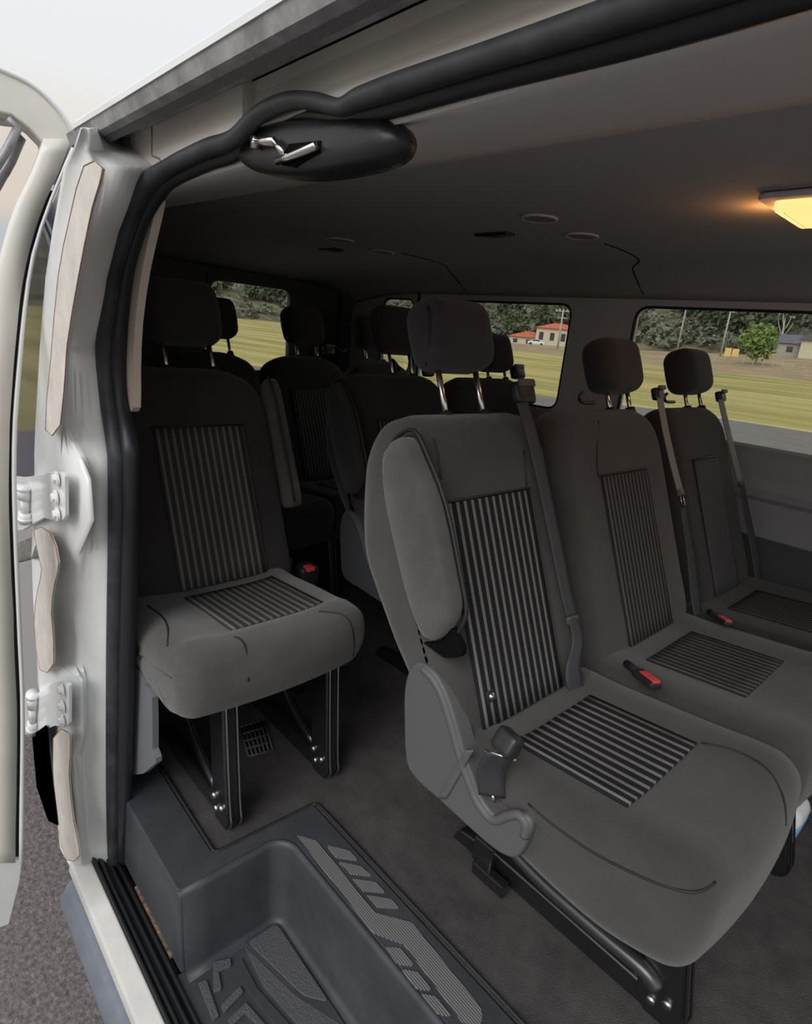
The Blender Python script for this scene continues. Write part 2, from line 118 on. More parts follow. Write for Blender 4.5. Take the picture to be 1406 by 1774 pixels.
 'g2': [[(-0.878, -0.429, 1.23),(-0.878, -0.451, 1.185),(-0.878, -0.468, 1.141),(-0.878, -0.482, 1.097),(-0.878, -0.492, 1.053),(-0.878, -0.5, 1.009),(-0.878, -0.507, 0.964),(-0.878, -0.515, 0.919),(-0.878, -0.522, 0.872),(-0.878, -0.527, 0.825),(-0.878, -0.532, 0.776),(-0.878, -0.536, 0.727),(-0.878, -0.54, 0.676),(-0.878, -0.542, 0.623),(-0.878, -0.545, 0.569),(-0.878, -0.548, 0.514),(-0.878, -0.551, 0.457),(-0.878, -0.554, 0.399),(-0.878, -0.558, 0.339),(-0.878, -0.563, 0.278),(-0.878, -0.569, 0.215),(-0.878, -0.575, 0.151),(-0.878, -0.581, 0.086),(-0.878, -0.588, 0.019)], [(-0.878, -0.431, 1.23),(-0.878, -0.453, 1.185),(-0.878, -0.47, 1.141),(-0.878, -0.483, 1.097),(-0.878, -0.493, 1.053),(-0.878, -0.501, 1.009),(-0.878, -0.509, 0.964),(-0.878, -0.516, 0.919),(-0.878, -0.524, 0.872),(-0.878, -0.529, 0.825),(-0.878, -0.534, 0.776),(-0.878, -0.538, 0.727),(-0.878, -0.541, 0.676),(-0.878, -0.544, 0.624),(-0.878, -0.547, 0.57),(-0.878, -0.55, 0.514),(-0.878, -0.553, 0.458),(-0.878, -0.556, 0.399),(-0.878, -0.56, 0.34),(-0.878, -0.565, 0.279),(-0.878, -0.571, 0.216),(-0.878, -0.577, 0.152),(-0.878, -0.583, 0.087),(-0.878, -0.59, 0.02)]],
 'g3': [[(-0.878, -0.436, 1.229),(-0.878, -0.453, 1.195),(-0.878, -0.466, 1.162),(-0.878, -0.478, 1.13),(-0.878, -0.488, 1.097),(-0.878, -0.495, 1.065),(-0.878, -0.502, 1.032),(-0.878, -0.507, 0.999),(-0.878, -0.513, 0.966),(-0.878, -0.519, 0.932),(-0.878, -0.524, 0.898),(-0.878, -0.529, 0.863),(-0.878, -0.533, 0.828),(-0.878, -0.537, 0.792)], [(-0.878, -0.437, 1.229),(-0.878, -0.454, 1.195),(-0.878, -0.468, 1.162),(-0.878, -0.479, 1.13),(-0.878, -0.489, 1.097),(-0.878, -0.496, 1.065),(-0.878, -0.503, 1.032),(-0.878, -0.509, 0.999),(-0.878, -0.515, 0.966),(-0.878, -0.52, 0.932),(-0.878, -0.525, 0.898),(-0.878, -0.531, 0.863),(-0.878, -0.535, 0.828),(-0.878, -0.538, 0.793)]]},
 'glass': [(-0.905, -0.418, 1.287),(-0.906, -0.422, 1.227),(-0.911, -0.439, 1.175),(-0.916, -0.458, 1.114),(-0.921, -0.478, 1.051),(-0.926, -0.497, 0.988),(-0.932, -0.518, 0.914),(-0.938, -0.54, 0.819),(-0.955, -0.605, 0.814),(-0.941, -0.551, 1.326),(-0.921, -0.475, 1.312),(-0.911, -0.441, 1.305)],
 'navy': [(-0.715, -0.44, 1.222),(-0.785, -0.44, 1.196),(-0.893, -0.44, 1.149),(-0.976, -0.44, 1.1),(-1.07, -0.44, 1.003),(-1.173, -0.44, 0.899),(-1.272, -0.44, 0.777),(-1.342, -0.44, 0.649),(-1.067, -0.44, 0.714),(-0.997, -0.44, 0.867),(-0.929, -0.44, 0.973),(-0.851, -0.44, 1.082),(-0.783, -0.44, 1.151),(-0.703, -0.44, 1.209)],
 'chan': [(-0.882, -0.475, 1.291),(-0.882, -0.463, 1.282),(-0.882, -0.48, 1.248),(-0.882, -0.505, 1.206)],
 'skin': [(-0.885, -0.517, 0.809),(-0.885, -0.548, 0.811),(-0.885, -0.612, 0.819),(-0.885, -0.708, -0.066),(-0.885, -0.66, -0.101),(-0.885, -0.607, -0.122),(-0.885, -0.576, 0.016),(-0.885, -0.546, 0.366),(-0.885, -0.533, 0.589)]}
# ------------------------------------------------------------------ materials
def mat(name, col, rough=0.6, metal=0.0, bump=0.0, bscale=80, var=0.0, vscale=6, spec=0.5, coat=0.0, sheen=0.0, emis=None, es=0.0, col2=None):
    m = bpy.data.materials.new(name)
    m.use_nodes = True
    n = m.node_tree.nodes; l = m.node_tree.links
    b = n['Principled BSDF']
    b.inputs['Base Color'].default_value = (*col, 1)
    b.inputs['Roughness'].default_value = rough
    b.inputs['Metallic'].default_value = metal
    b.inputs['Specular IOR Level'].default_value = spec
    b.inputs['Coat Weight'].default_value = coat
    b.inputs['Coat Roughness'].default_value = 0.08
    b.inputs['Sheen Weight'].default_value = sheen
    if emis:
        b.inputs['Emission Color'].default_value = (*emis, 1)
        b.inputs['Emission Strength'].default_value = es
    t = n.new('ShaderNodeTexCoord')
    if var:
        nz = n.new('ShaderNodeTexNoise'); nz.inputs['Scale'].default_value = vscale; nz.inputs['Detail'].default_value = 5
        nz.inputs['Roughness'].default_value = 0.65
        l.new(t.outputs['Object'], nz.inputs['Vector'])
        rm = n.new('ShaderNodeValToRGB')
        c2 = col2 or tuple(c*(1+var) for c in col)
        rm.color_ramp.elements[0].position = 0.35; rm.color_ramp.elements[1].position = 0.68
        rm.color_ramp.elements[0].color = (*[c*(1-var) for c in col], 1)
        rm.color_ramp.elements[1].color = (*c2, 1)
        l.new(nz.outputs['Fac'], rm.inputs[0]); l.new(rm.outputs[0], b.inputs['Base Color'])
    if bump:
        nb = n.new('ShaderNodeTexNoise'); nb.inputs['Scale'].default_value = bscale; nb.inputs['Detail'].default_value = 4
        l.new(t.outputs['Object'], nb.inputs['Vector'])
        bp = n.new('ShaderNodeBump'); bp.inputs['Strength'].default_value = bump; bp.inputs['Distance'].default_value = 0.004
        l.new(nb.outputs['Fac'], bp.inputs['Height']); l.new(bp.outputs[0], b.inputs['Normal'])
    return m

def stripe_mat(name, base, light, duty, dash=False, light2=None):
    """u counts stripes, v runs along them"""
    m = bpy.data.materials.new(name); m.use_nodes = True
    n = m.node_tree.nodes; l = m.node_tree.links
    b = n['Principled BSDF']; b.inputs['Roughness'].default_value = 0.9; b.inputs['Specular IOR Level'].default_value = 0.2
    uv = n.new('ShaderNodeUVMap')
    sp = n.new('ShaderNodeSeparateXYZ'); l.new(uv.outputs[0], sp.inputs[0])
    def mth(op, a, bb=None):
        q = n.new('ShaderNodeMath'); q.operation = op
        for i, x in enumerate((a, bb)):
            if x is None: continue
            if isinstance(x, (int, float)): q.inputs[i].default_value = x
            else: l.new(x, q.inputs[i])
        return q.outputs[0]
    fr = mth('FRACT', sp.outputs[0])
    d = mth('ABSOLUTE', mth('SUBTRACT', fr, 0.5))
    s = n.new('ShaderNodeMapRange'); s.interpolation_type = 'SMOOTHSTEP'
    s.inputs['From Min'].default_value = duty/2+0.06; s.inputs['From Max'].default_value = duty/2-0.06
    l.new(d, s.inputs['Value'])
    fac = s.outputs[0]
    if dash:
        # woven pin dots: two rows of short light threads in each stripe
        fv = mth('FRACT', mth('ADD', mth('MULTIPLY', sp.outputs[1], 70.0), mth('MULTIPLY', fr, 3.0)))
        dk = mth('ADD', mth('MULTIPLY', mth('GREATER_THAN', fv, 0.45), 0.6), 0.4)
        core = mth('ADD', mth('MULTIPLY', mth('GREATER_THAN', d, 0.035), 0.35), 0.65)
        fac = mth('MULTIPLY', mth('MULTIPLY', fac, dk), core)
    mx = n.new('ShaderNodeMix'); mx.data_type = 'RGBA'
    mx.inputs['A'].default_value = (*base, 1); mx.inputs['B'].default_value = (*light, 1)
    l.new(fac, mx.inputs['Factor']); l.new(mx.outputs['Result'], b.inputs['Base Color'])
    bp = n.new('ShaderNodeBump'); bp.inputs['Strength'].default_value = 0.4; bp.inputs['Distance'].default_value = 0.002
    l.new(fac, bp.inputs['Height']); l.new(bp.outputs[0], b.inputs['Normal'])
    return m

def glass_mat(name, tint, refl=0.08):
    m = bpy.data.materials.new(name); m.use_nodes = True
    n = m.node_tree.nodes; l = m.node_tree.links
    n.remove(n['Principled BSDF'])
    t = n.new('ShaderNodeBsdfTransparent'); t.inputs[0].default_value = (*tint, 1)
    g = n.new('ShaderNodeBsdfGlossy'); g.inputs['Roughness'].default_value = 0.03
    fr = n.new('ShaderNodeFresnel'); fr.inputs[0].default_value = 1.3
    mx = n.new('ShaderNodeMixShader')
    l.new(fr.outputs[0], mx.inputs[0]); l.new(t.outputs[0], mx.inputs[1]); l.new(g.outputs[0], mx.inputs[2])
    l.new(mx.outputs[0], n['Material Output'].inputs[0])
    return m

FAB = mat('charcoal_fabric', (0.060, 0.057, 0.056), 0.95, bump=0.35, bscale=900, var=0.12, vscale=9, spec=0.15, sheen=0.25)
FAB_D = mat('dark_fabric', (0.042, 0.040, 0.041), 0.95, bump=0.35, bscale=900, var=0.12, vscale=7, spec=0.15, sheen=0.15)
FAB_W = mat('worn_fabric', (0.085, 0.080, 0.077), 0.95, bump=0.4, bscale=700, var=0.16, vscale=11, spec=0.15, sheen=0.3)
HEADF = mat('headrest_fabric', (0.050, 0.046, 0.048), 0.95, bump=0.3, bscale=900, spec=0.15, sheen=0.2)
PIPE = mat('black_piping', (0.018, 0.018, 0.02), 0.6)
STR = stripe_mat('pinstripe_weave', (0.016, 0.016, 0.019), (0.27, 0.27, 0.265), 0.36, dash=True)
STR_B = stripe_mat('grey_stripe_weave', (0.045, 0.043, 0.043), (0.15, 0.147, 0.143), 0.40)
STR_D = stripe_mat('dim_stripe_weave', (0.030, 0.030, 0.031), (0.115, 0.11, 0.105), 0.42)
PLAS = mat('grey_plastic', (0.105, 0.105, 0.108), 0.5, bump=0.15, bscale=500, spec=0.4)
PLAS_B = mat('black_plastic', (0.022, 0.022, 0.025), 0.4, bump=0.05, bscale=300)
STEPM = mat('step_plastic', (0.050, 0.053, 0.060), 0.5, bump=0.12, bscale=350, var=0.22, vscale=7, spec=0.45)
TREADM = mat('tread_rib', (0.17, 0.165, 0.165), 0.7)
RUB = mat('black_rubber', (0.020, 0.021, 0.024), 0.42, bump=0.08, bscale=60, spec=0.5)
RUBW = mat('dusty_rubber', (0.035, 0.037, 0.042), 0.5, bump=0.1, bscale=60, var=0.5, vscale=14, spec=0.5)
PAINT = mat('white_paint', (0.80, 0.81, 0.805), 0.32, var=0.05, vscale=5, coat=0.5, spec=0.5)
PAINT_C = mat('cream_paint', (0.74, 0.715, 0.65), 0.4, var=0.06, vscale=5, coat=0.3)
SEALER = mat('beige_sealer', (0.66, 0.61, 0.555), 0.6, var=0.12, vscale=18, bump=0.2, bscale=40)
RUST = mat('rusty_seam', (0.30, 0.21, 0.15), 0.9, var=0.4, vscale=60)
TRIMG = mat('header_trim', (0.68, 0.665, 0.65), 0.9, bump=0.2, bscale=600)
HEADL = mat('headliner', (0.42, 0.42, 0.425), 0.95, bump=0.25, bscale=700, spec=0.2)
WALLP = mat('grey_wall_plastic', (0.29, 0.30, 0.33), 0.55, bump=0.1, bscale=400)
WALLD = mat('dark_wall_plastic', (0.075, 0.078, 0.085), 0.65, bump=0.1, bscale=400)
PILLARP = mat('pillar_trim', (0.60, 0.585, 0.56), 0.7)
BEIGE = mat('beige_trim', (0.60, 0.52, 0.45), 0.6)
CARPET = mat('carpet', (0.085, 0.078, 0.078), 1.0, bump=0.9, bscale=420, var=0.22, vscale=12, spec=0.1)
BLKM = mat('black_steel', (0.012, 0.012, 0.013), 0.28, metal=0.0, spec=0.7, coat=0.5)
CHROME = mat('chrome', (0.75, 0.72, 0.68), 0.2, metal=1.0)
STEEL = mat('steel', (0.45, 0.45, 0.45), 0.35, metal=1.0)
BELT = mat('belt_webbing', (0.045, 0.045, 0.05), 0.6, bump=0.3, bscale=500, spec=0.5)
BELTG = mat('grey_belt_webbing', (0.26, 0.25, 0.235), 0.6, bump=0.3, bscale=500, spec=0.5)
RED = mat('red_plastic', (0.75, 0.06, 0.07), 0.4)
GALV = mat('track_metal', (0.36, 0.36, 0.37), 0.5, var=0.3, vscale=30, metal=0.3)
BLACK = mat('black_gap', (0.006, 0.006, 0.006), 0.9, spec=0.05)
NAVY = mat('tinted_navy', (0.014, 0.02, 0.045), 0.06, spec=0.8)
SKIRT = mat('grey_skirt', (0.16, 0.175, 0.21), 0.55, var=0.1, vscale=20)
ASPH = mat('asphalt', (0.175, 0.155, 0.148), 0.95, bump=1.0, bscale=90, var=0.45, vscale=70)
ROADM = mat('road', (0.19, 0.175, 0.165), 1.0, var=0.12, vscale=3, spec=0.1)
GLASS = glass_mat('clear_glass', (0.86, 0.88, 0.85))
GLASS_D = mat('reflecting_glass', (0.90, 0.90, 0.90), 0.03, metal=1.0)
WOODP = mat('pole_wood', (0.42, 0.40, 0.37), 0.9)
TILE = mat('red_roof_tile', (0.58, 0.13, 0.065), 0.8, var=0.2, vscale=0.8)
STUCCO = mat('cream_stucco', (0.60, 0.55, 0.42), 0.9)
SLATE = mat('slate_roof', (0.13, 0.13, 0.15), 0.9)
DARKW = mat('dark_window', (0.05, 0.05, 0.05), 0.3)
WHITE = mat('white_enamel', (0.8, 0.8, 0.82), 0.3)
BLUE = mat('blue_print', (0.15, 0.40, 0.60), 0.4)
YEL = mat('yellow_panel', (0.75, 0.55, 0.2), 0.5)

# ------------------------------------------------------------------ helpers
def wloc(p):
    v = Vector((0, 0, 0))
    while p: v = v + p.location; p = p.parent
    return v

def link(name, bm, m, parent=None, smooth=True, mods=()):
    """bm is in world coordinates; a top-level mesh gets its origin at its base centre"""
    bmesh.ops.recalc_face_normals(bm, faces=bm.faces)
    me = bpy.data.meshes.new(name)
    if parent is not None: off = wloc(parent)
    else:
        xs = [v.co for v in bm.verts]
        off = Vector(((min(c.x for c in xs)+max(c.x for c in xs))/2, (min(c.y for c in xs)+max(c.y for c in xs))/2, min(c.z for c in xs)))
    bmesh.ops.translate(bm, verts=bm.verts, vec=-off)
    bm.to_mesh(me); bm.free()
    if smooth:
        for p in me.polygons: p.use_smooth = True
    me.materials.append(m)
    o = bpy.data.objects.new(name, me)
    COL.objects.link(o)
    if parent is not None: o.parent = parent
    else: o.location = off
    for k in mods:
        if k[0] == 'bevel':
            b = o.modifiers.new('bevel', 'BEVEL'); b.width = k[1]; b.segments = k[2]; b.limit_method = 'ANGLE'; b.angle_limit = math.radians(35)
        if k[0] == 'solid':
            b = o.modifiers.new('solid', 'SOLIDIFY'); b.thickness = k[1]; b.offset = k[2] if len(k) > 2 else 0
        if k[0] == 'sub':
            b = o.modifiers.new('sub', 'SUBSURF'); b.levels = k[1]; b.render_levels = k[1]
    if smooth == 'auto':
        ws = o.modifiers.new('wn', 'WEIGHTED_NORMAL')
    return o

def thing(name, label, cat, loc, group=None):
    o = bpy.data.objects.new(name, None); COL.objects.link(o)
    o.location = loc; o.empty_display_size = 0.1
    o['label'] = label; o['category'] = cat
    if group: o['group'] = group
    return o

def tag(o, label, cat, group=None):
    o['label'] = label; o['category'] = cat
    if group: o['group'] = group
    return o

def struct(name, bm, m, parent=None, **k):
    o = link(name, bm, m, parent, **k)
    if parent is None: o['kind'] = 'structure'
    return o

def tube_into(bm, pts, rad, n=8, closed=False, caps=True):
    pts = [Vector(p) for p in pts]
    N = len(pts)
    rads = rad if isinstance(rad, (list, tuple)) else [rad]*N
    rings = []
    prev = None
    for i, p in enumerate(pts):
        if closed: t = pts[(i+1) % N]-pts[i-1]
        else: t = pts[min(i+1, N-1)]-pts[max(i-1, 0)]
        if t.length < 1e-9: t = Vector((0, 0, 1))
        t.normalize()
        if prev is None:
            a = Vector((0, 0, 1)) if abs(t.z) < 0.9 else Vector((1, 0, 0))
            x = t.cross(a).normalized()
        else:
            x = (prev-t*prev.dot(t)).normalized()
        prev = x
        y = t.cross(x)
        rings.append([bm.verts.new(p+rads[i]*(math.cos(2*math.pi*k/n)*x+math.sin(2*math.pi*k/n)*y)) for k in range(n)])
    M_ = N if closed else N-1
    for i in range(M_):
        A = rings[i]; B = rings[(i+1) % N]
        for k in range(n):
            bm.faces.new((A[k], A[(k+1) % n], B[(k+1) % n], B[k]))
    if caps and not closed:
        bm.faces.new(rings[0]); bm.faces.new(rings[-1])
    return bm

def smooth_path(pts, k=4, closed=False):
    pts = [Vector(p) for p in pts]; N = len(pts); out = []
    rng = range(N if closed else N-1)
    for i in rng:
        if closed: p0, p1, p2, p3 = pts[i-1], pts[i], pts[(i+1) % N], pts[(i+2) % N]
        else: p0, p1, p2, p3 = pts[max(i-1, 0)], pts[i], pts[i+1], pts[min(i+2, N-1)]
        for j in range(k):
            t = j/k
            out.append(0.5*((2*p1)+(-p0+p2)*t+(2*p0-5*p1+4*p2-p3)*t*t+(-p0+3*p1-3*p2+p3)*t**3))
    if not closed: out.append(pts[-1])
    return out

def tube(name, pts, rad, m, parent=None, n=8, closed=False, k=0, **kw):
    if k: pts = smooth_path(pts, k, closed)
    return link(name, tube_into(bmesh.new(), pts, rad, n, closed), m, parent, **kw)

def box_into(bm, c, s, rot=None):
    vs = []
    for dx in (-.5, .5):
        for dy in (-.5, .5):
            for dz in (-.5, .5):
                p = Vector((dx*s[0], dy*s[1], dz*s[2]))
                if rot is not None: p = rot @ p
                vs.append(bm.verts.new(Vector(c)+p))
    for q in ((0, 1, 3, 2), (4, 6, 7, 5), (0, 4, 5, 1), (2, 3, 7, 6), (0, 2, 6, 4), (1, 5, 7, 3)):
        bm.faces.new([vs[i] for i in q])
    return bm

def prism_into(bm, poly, vec):
    vec = Vector(vec)
    a = [bm.verts.new(Vector(p)) for p in poly]
    b = [bm.verts.new(Vector(p)+vec) for p in poly]
    bm.faces.new(a); bm.faces.new(b[::-1])
    n = len(a)
    for i in range(n): bm.faces.new((a[i], a[(i+1) % n], b[(i+1) % n], b[i]))
    return bm

def prism(name, poly, vec, m, parent=None, bev=0.0, k=0, tagf=link, segs=3):
    if k: poly = smooth_path(poly, k, True)
    bm = prism_into(bmesh.new(), poly, vec)
    return tagf(name, bm, m, parent, smooth='auto' if bev else False, mods=(('bevel', bev, segs),) if bev else ())

def rbox(name, c, half, rad, m, parent=None, fr=None, n=6, warp=None):
    """rounded block; fr = 3 axes"""
    ax = fr or (Vector((1, 0, 0)), Vector((0, 1, 0)), Vector((0, 0, 1)))
    bm = bmesh.new()
    bmesh.ops.create_cube(bm, size=2)
    bmesh.ops.subdivide_edges(bm, edges=bm.edges, cuts=n*2-1, use_grid_fill=True)
    for v in bm.verts:
        # spread samples so corners get enough
        q = Vector([half[i]*math.copysign(1-(1-abs(v.co[i]))**1.6, v.co[i]) if abs(v.co[i]) > 0 else 0 for i in range(3)])
        inner = Vector([max(-(half[i]-rad), min(half[i]-rad, q[i])) for i in range(3)])
        d = q-inner
        if d.length > 1e-9: q = inner+d.normalized()*rad if max(abs(v.co[i]) for i in range(3)) > 0.999 else q
        if warp: q = warp(q)
        v.co = Vector(c)+ax[0]*q[0]+ax[1]*q[1]+ax[2]*q[2]
    return link(name, bm, m, parent)

def soft(name, prof, ya, yb, rad, m, parent, warp=None, n=7, mid=8, k=5, xf=None):
    """closed (a,z) profile swept along y with pillow-rounded ends"""
    P = [Vector((p[0], p[1], 0)) for p in prof]
    P = [Vector((p.x, p.y)) for p in smooth_path(P, k, True)]
    N = len(P)
    area = sum(P[i].x*P[(i+1) % N].y-P[(i+1) % N].x*P[i].y for i in range(N))
    sg = 1 if area > 0 else -1
    nor = []
    for i in range(N):
        t = (P[(i+1) % N]-P[i-1]); t.normalize()
        nor.append(Vector((-t.y, t.x))*sg)
    st = []
    for i in range(n+1):
        a = math.pi/2*i/n
        st.append((ya+rad*(1-math.sin(a)), rad*(1-math.cos(a))))
    st = [(y, d) for y, d in st][::-1]
    st = [(ya+rad*(1-math.cos(math.pi/2*i/n)), rad*(1-math.sin(math.pi/2*i/n))) for i in range(n+1)]
    full = list(st)
    for i in range(1, mid): full.append((ya+rad+(yb-ya-2*rad)*i/mid, 0))
    full += [(ya+yb-y, d) for y, d in st[::-1]]
    bm = bmesh.new(); rings = []
    for y, d in full:
        ring = []
        for i in range(N):
            q = P[i]+nor[i]*d
            co = Vector((q.x, y, q.y))
            if warp: co = warp(co)
            if xf: co = xf(co)
            ring.append(bm.verts.new(co))
        rings.append(ring)
    for A, B in zip(rings, rings[1:]):
        for i in range(N): bm.faces.new((A[i], A[(i+1) % N], B[(i+1) % N], B[i]))
    for ring in (rings[0], rings[-1]):
        c = Vector((0, 0, 0))
        for v_ in ring: c += v_.co
        cv = bm.verts.new(c/N)
        for i in range(N): bm.faces.new((ring[i], ring[(i+1) % N], cv))
    return link(name, bm, m, parent)

def sheet(name, grid, m, parent=None, uvs=None, thick=0.003, tagf=link, smooth=True, off=-1):
    bm = bmesh.new()
    V = [[bm.verts.new(Vector(p)) for p in row] for row in grid]
    uvl = bm.loops.layers.uv.new('UVMap') if uvs else None
    for i in range(len(V)-1):
        for j in range(len(V[0])-1):
            fc = bm.faces.new((V[i][j], V[i][j+1], V[i+1][j+1], V[i+1][j]))
            if uvs:
                for lp, (a, b_) in zip(fc.loops, ((i, j), (i, j+1), (i+1, j+1), (i+1, j))): lp[uvl].uv = uvs(a, b_)
    return tagf(name, bm, m, parent, smooth=smooth, mods=(('solid', thick, off),) if thick else ())

def extrude_x(name, prof, x0, x1, m, parent=None, closed=False, thick=0.0, tagf=struct, nx=2, smooth=False):
    """(y,z) profile run along the van"""
    bm = bmesh.new()
    xs = [x0+(x1-x0)*i/(nx-1) for i in range(nx)]
    V = [[bm.verts.new((x, p[0], p[1])) for p in prof] for x in xs]
    n = len(prof)
    for A, B in zip(V, V[1:]):
        for i in range(n if closed else n-1): bm.faces.new((A[i], A[(i+1) % n], B[(i+1) % n], B[i]))
    if closed: bm.faces.new(V[0]); bm.faces.new(V[-1])
    return tagf(name, bm, m, parent, smooth=smooth, mods=(('solid', thick, 0),) if thick else ())

def ribbon(name, pts, wv, width, m, parent, thick=0.0018, k=5, widths=None):
    p = smooth_path(pts, k)
    g = []
    for i, q in enumerate(p):
        ww = width
        if widths:
            t = i/(len(p)-1)*(len(widths)-1); a = int(min(t, len(widths)-2)); ww = widths[a]*(1-(t-a))+widths[a+1]*(t-a)
        wvv = Vector(wv).normalized()
        g.append([q+wvv*ww*(j/4-.5) for j in range(5)])
    return sheet(name, g, m, parent, thick=thick)

# ------------------------------------------------------------------ ground and surroundings
bm = bmesh.new()
def gz(x, y):
    z = -0.65
    if y > 9: z += min(y-9, 40)*0.006
    if y > 60: z += (y-60)*0.018
    return z
ys = [-14, -3, 0, 3, 6, 9, 13.9]
struct('ground', prism_into(bmesh.new(), [(-9, -30, -0.65), (25, -30, -0.65), (25, 6, -0.65), (-9, 6, -0.65)], (0, 0, -0.1)), ASPH, smooth=False)
D_ROAD = lambda x: max(7.0, 0.75506*x+27.1493)
struct('road', prism_into(bmesh.new(), [(-26, 6, -0.648), (60, 6, -0.648), (60, D_ROAD(60), -0.648), (-26, D_ROAD(-26), -0.648)], (0, 0, -0.1)), ROADM, smooth=False)
def terrain(name, x0, x1, y0, y1, nx, ny, zf, m):
    g = [[(x0+(x1-x0)*i/nx, y0+(y1-y0)*j/ny, zf(x0+(x1-x0)*i/nx, y0+(y1-y0)*j/ny)) for j in range(ny+1)] for i in range(nx+1)]
    return sheet(name, g, m, thick=0, tagf=struct)
FIELD = bpy.data.materials.new('meadow'); FIELD.use_nodes = True
n_ = FIELD.node_tree.nodes; l_ = FIELD.node_tree.links
bs = n_['Principled BSDF']; bs.inputs['Roughness'].default_value = 1; bs.inputs['Specular IOR Level'].default_value = 0.1
tcn = n_.new('ShaderNodeTexCoord'); mp = n_.new('ShaderNodeMapping'); mp.inputs['Scale'].default_value = (0.05, 0.45, 1)
nz = n_.new('ShaderNodeTexNoise'); nz.inputs['Scale'].default_value = 1.0; nz.inputs['Detail'].default_value = 8; nz.inputs['Roughness'].default_value = 0.7
rm = n_.new('ShaderNodeValToRGB')
l_.new(tcn.outputs['Object'], mp.inputs[0]); l_.new(mp.outputs[0], nz.inputs['Vector']); l_.new(nz.outputs['Fac'], rm.inputs[0]); l_.new(rm.outputs[0], bs.inputs['Base Color'])
rm.color_ramp.elements[0].position = 0.36; rm.color_ramp.elements[0].color = (0.23, 0.21, 0.07, 1)
rm.color_ramp.elements[1].position = 0.66; rm.color_ramp.elements[1].color = (0.55, 0.43, 0.20, 1)
e = rm.color_ramp.elements.new(0.5); e.color = (0.37, 0.315, 0.12, 1)
DIRT = mat('dry_field', (0.33, 0.235, 0.13), 1.0, var=0.3, vscale=0.25)
HILLM = mat('hill_scrub', (0.13, 0.145, 0.075), 1.0, var=0.65, vscale=0.16, col2=(0.27, 0.21, 0.13))
def H(x, y):
    if y < 20.5: return -0.652
    if y < 98: return -0.655+(y-20.5)*0.0232
    g = max(0.0, min(1.0, (x+110)/65))
    return 1.147+(min(y, 150)-98)*0.055*g
terrain('field', -200, 60, 6, 63, 30, 24, H, FIELD)
terrain('dry_field', -120, 60, 63, 150, 24, 16, H, DIRT)
terrain('meadow', -200, -120, 63, 150, 12, 16, H, FIELD)
terrain('rear_meadow', -200, -9, -70, 6, 20, 14, lambda x, y: -0.654, FIELD)
terrain('hill', -420, 140, 150, 260, 60, 24, lambda x, y: H(x, 150)+(y-150)*0.36+(1.6*math.sin(x*.05)+1.2*math.sin(x*.13+y*.1))*min(1, (y-150)/20), HILLM)
terrain('rear_hill', -440, -195, -160, 200, 24, 40, lambda x, y: (H(-195, y) if y > 14.2 else -.7)-.05+max(0, -x-195)*0.30+1.5*math.sin(y*.07)*min(1, (-x-195)/20), HILLM)

GREENS = [mat('foliage_dark', (0.075, 0.095, 0.055), 1.0, var=0.4, vscale=1.5), mat('foliage_mid', (0.11, 0.135, 0.07), 1.0, var=0.4, vscale=1.5),
          mat('foliage_grey', (0.18, 0.19, 0.14), 1.0, var=0.4, vscale=1.5), mat('foliage_bright', (0.22, 0.30, 0.09), 1.0, var=0.35, vscale=1.5)]
def crown_bm(c, rx, rz, n, leaf, rnd):
    bm = bmesh.new()
    for i in range(n):
        th = rnd.random()*2*math.pi; ph = math.acos(2*rnd.random()-1); rr = rnd.random()**0.35
        lump = 1+0.22*math.sin(3*th+c[0])*math.sin(2*ph+c[1])
        p = Vector((c[0]+rx*lump*rr*math.sin(ph)*math.cos(th), c[1]+rx*lump*rr*math.sin(ph)*math.sin(th), c[2]+rz*lump*rr*math.cos(ph)))
        a = Vector((rnd.gauss(0, 1), rnd.gauss(0, 1), rnd.gauss(0, 1))).normalized(); b_ = a.orthogonal().normalized()
        s = leaf*(.6+.8*rnd.random())
        q = a.cross(b_)
        vs = [bm.verts.new(p+b_*s), bm.verts.new(p+q*s*.7), bm.verts.new(p-b_*s), bm.verts.new(p-q*s*.7+a*s*.3)]
        bm.faces.new(vs[:3]); bm.faces.new((vs[0], vs[2], vs[3]))
    return bm
def tree(name, label, x, y, z0, h, rx, g, cat='tree', group=None, n=700, trunk=True, leaf=None):
    rnd = random.Random(int(x*31+y*17))
    t = thing(name, label, cat, (x, y, z0), group)
    rz = h*0.42 if trunk else h*.5
    link('crown', crown_bm((x, y, z0+h-rz), rx, rz, n, leaf or rx*0.16, rnd), GREENS[g], t, smooth=False)
    if trunk:
        bm = tube_into(bmesh.new(), [(x, y, z0-.5), (x+.1, y, z0+h*.4), (x, y, z0+h*.8)], [rx*.09, rx*.06, rx*.02], 7)
        for k in range(4):
            a = k*1.7
            tube_into(bm, [(x+.05, y, z0+h*.35), (x+rx*.5*math.cos(a), y+rx*.5*math.sin(a), z0+h*.68)], [rx*.04, rx*.015], 5)
        link('trunk', bm, WOODP, t)
    return t

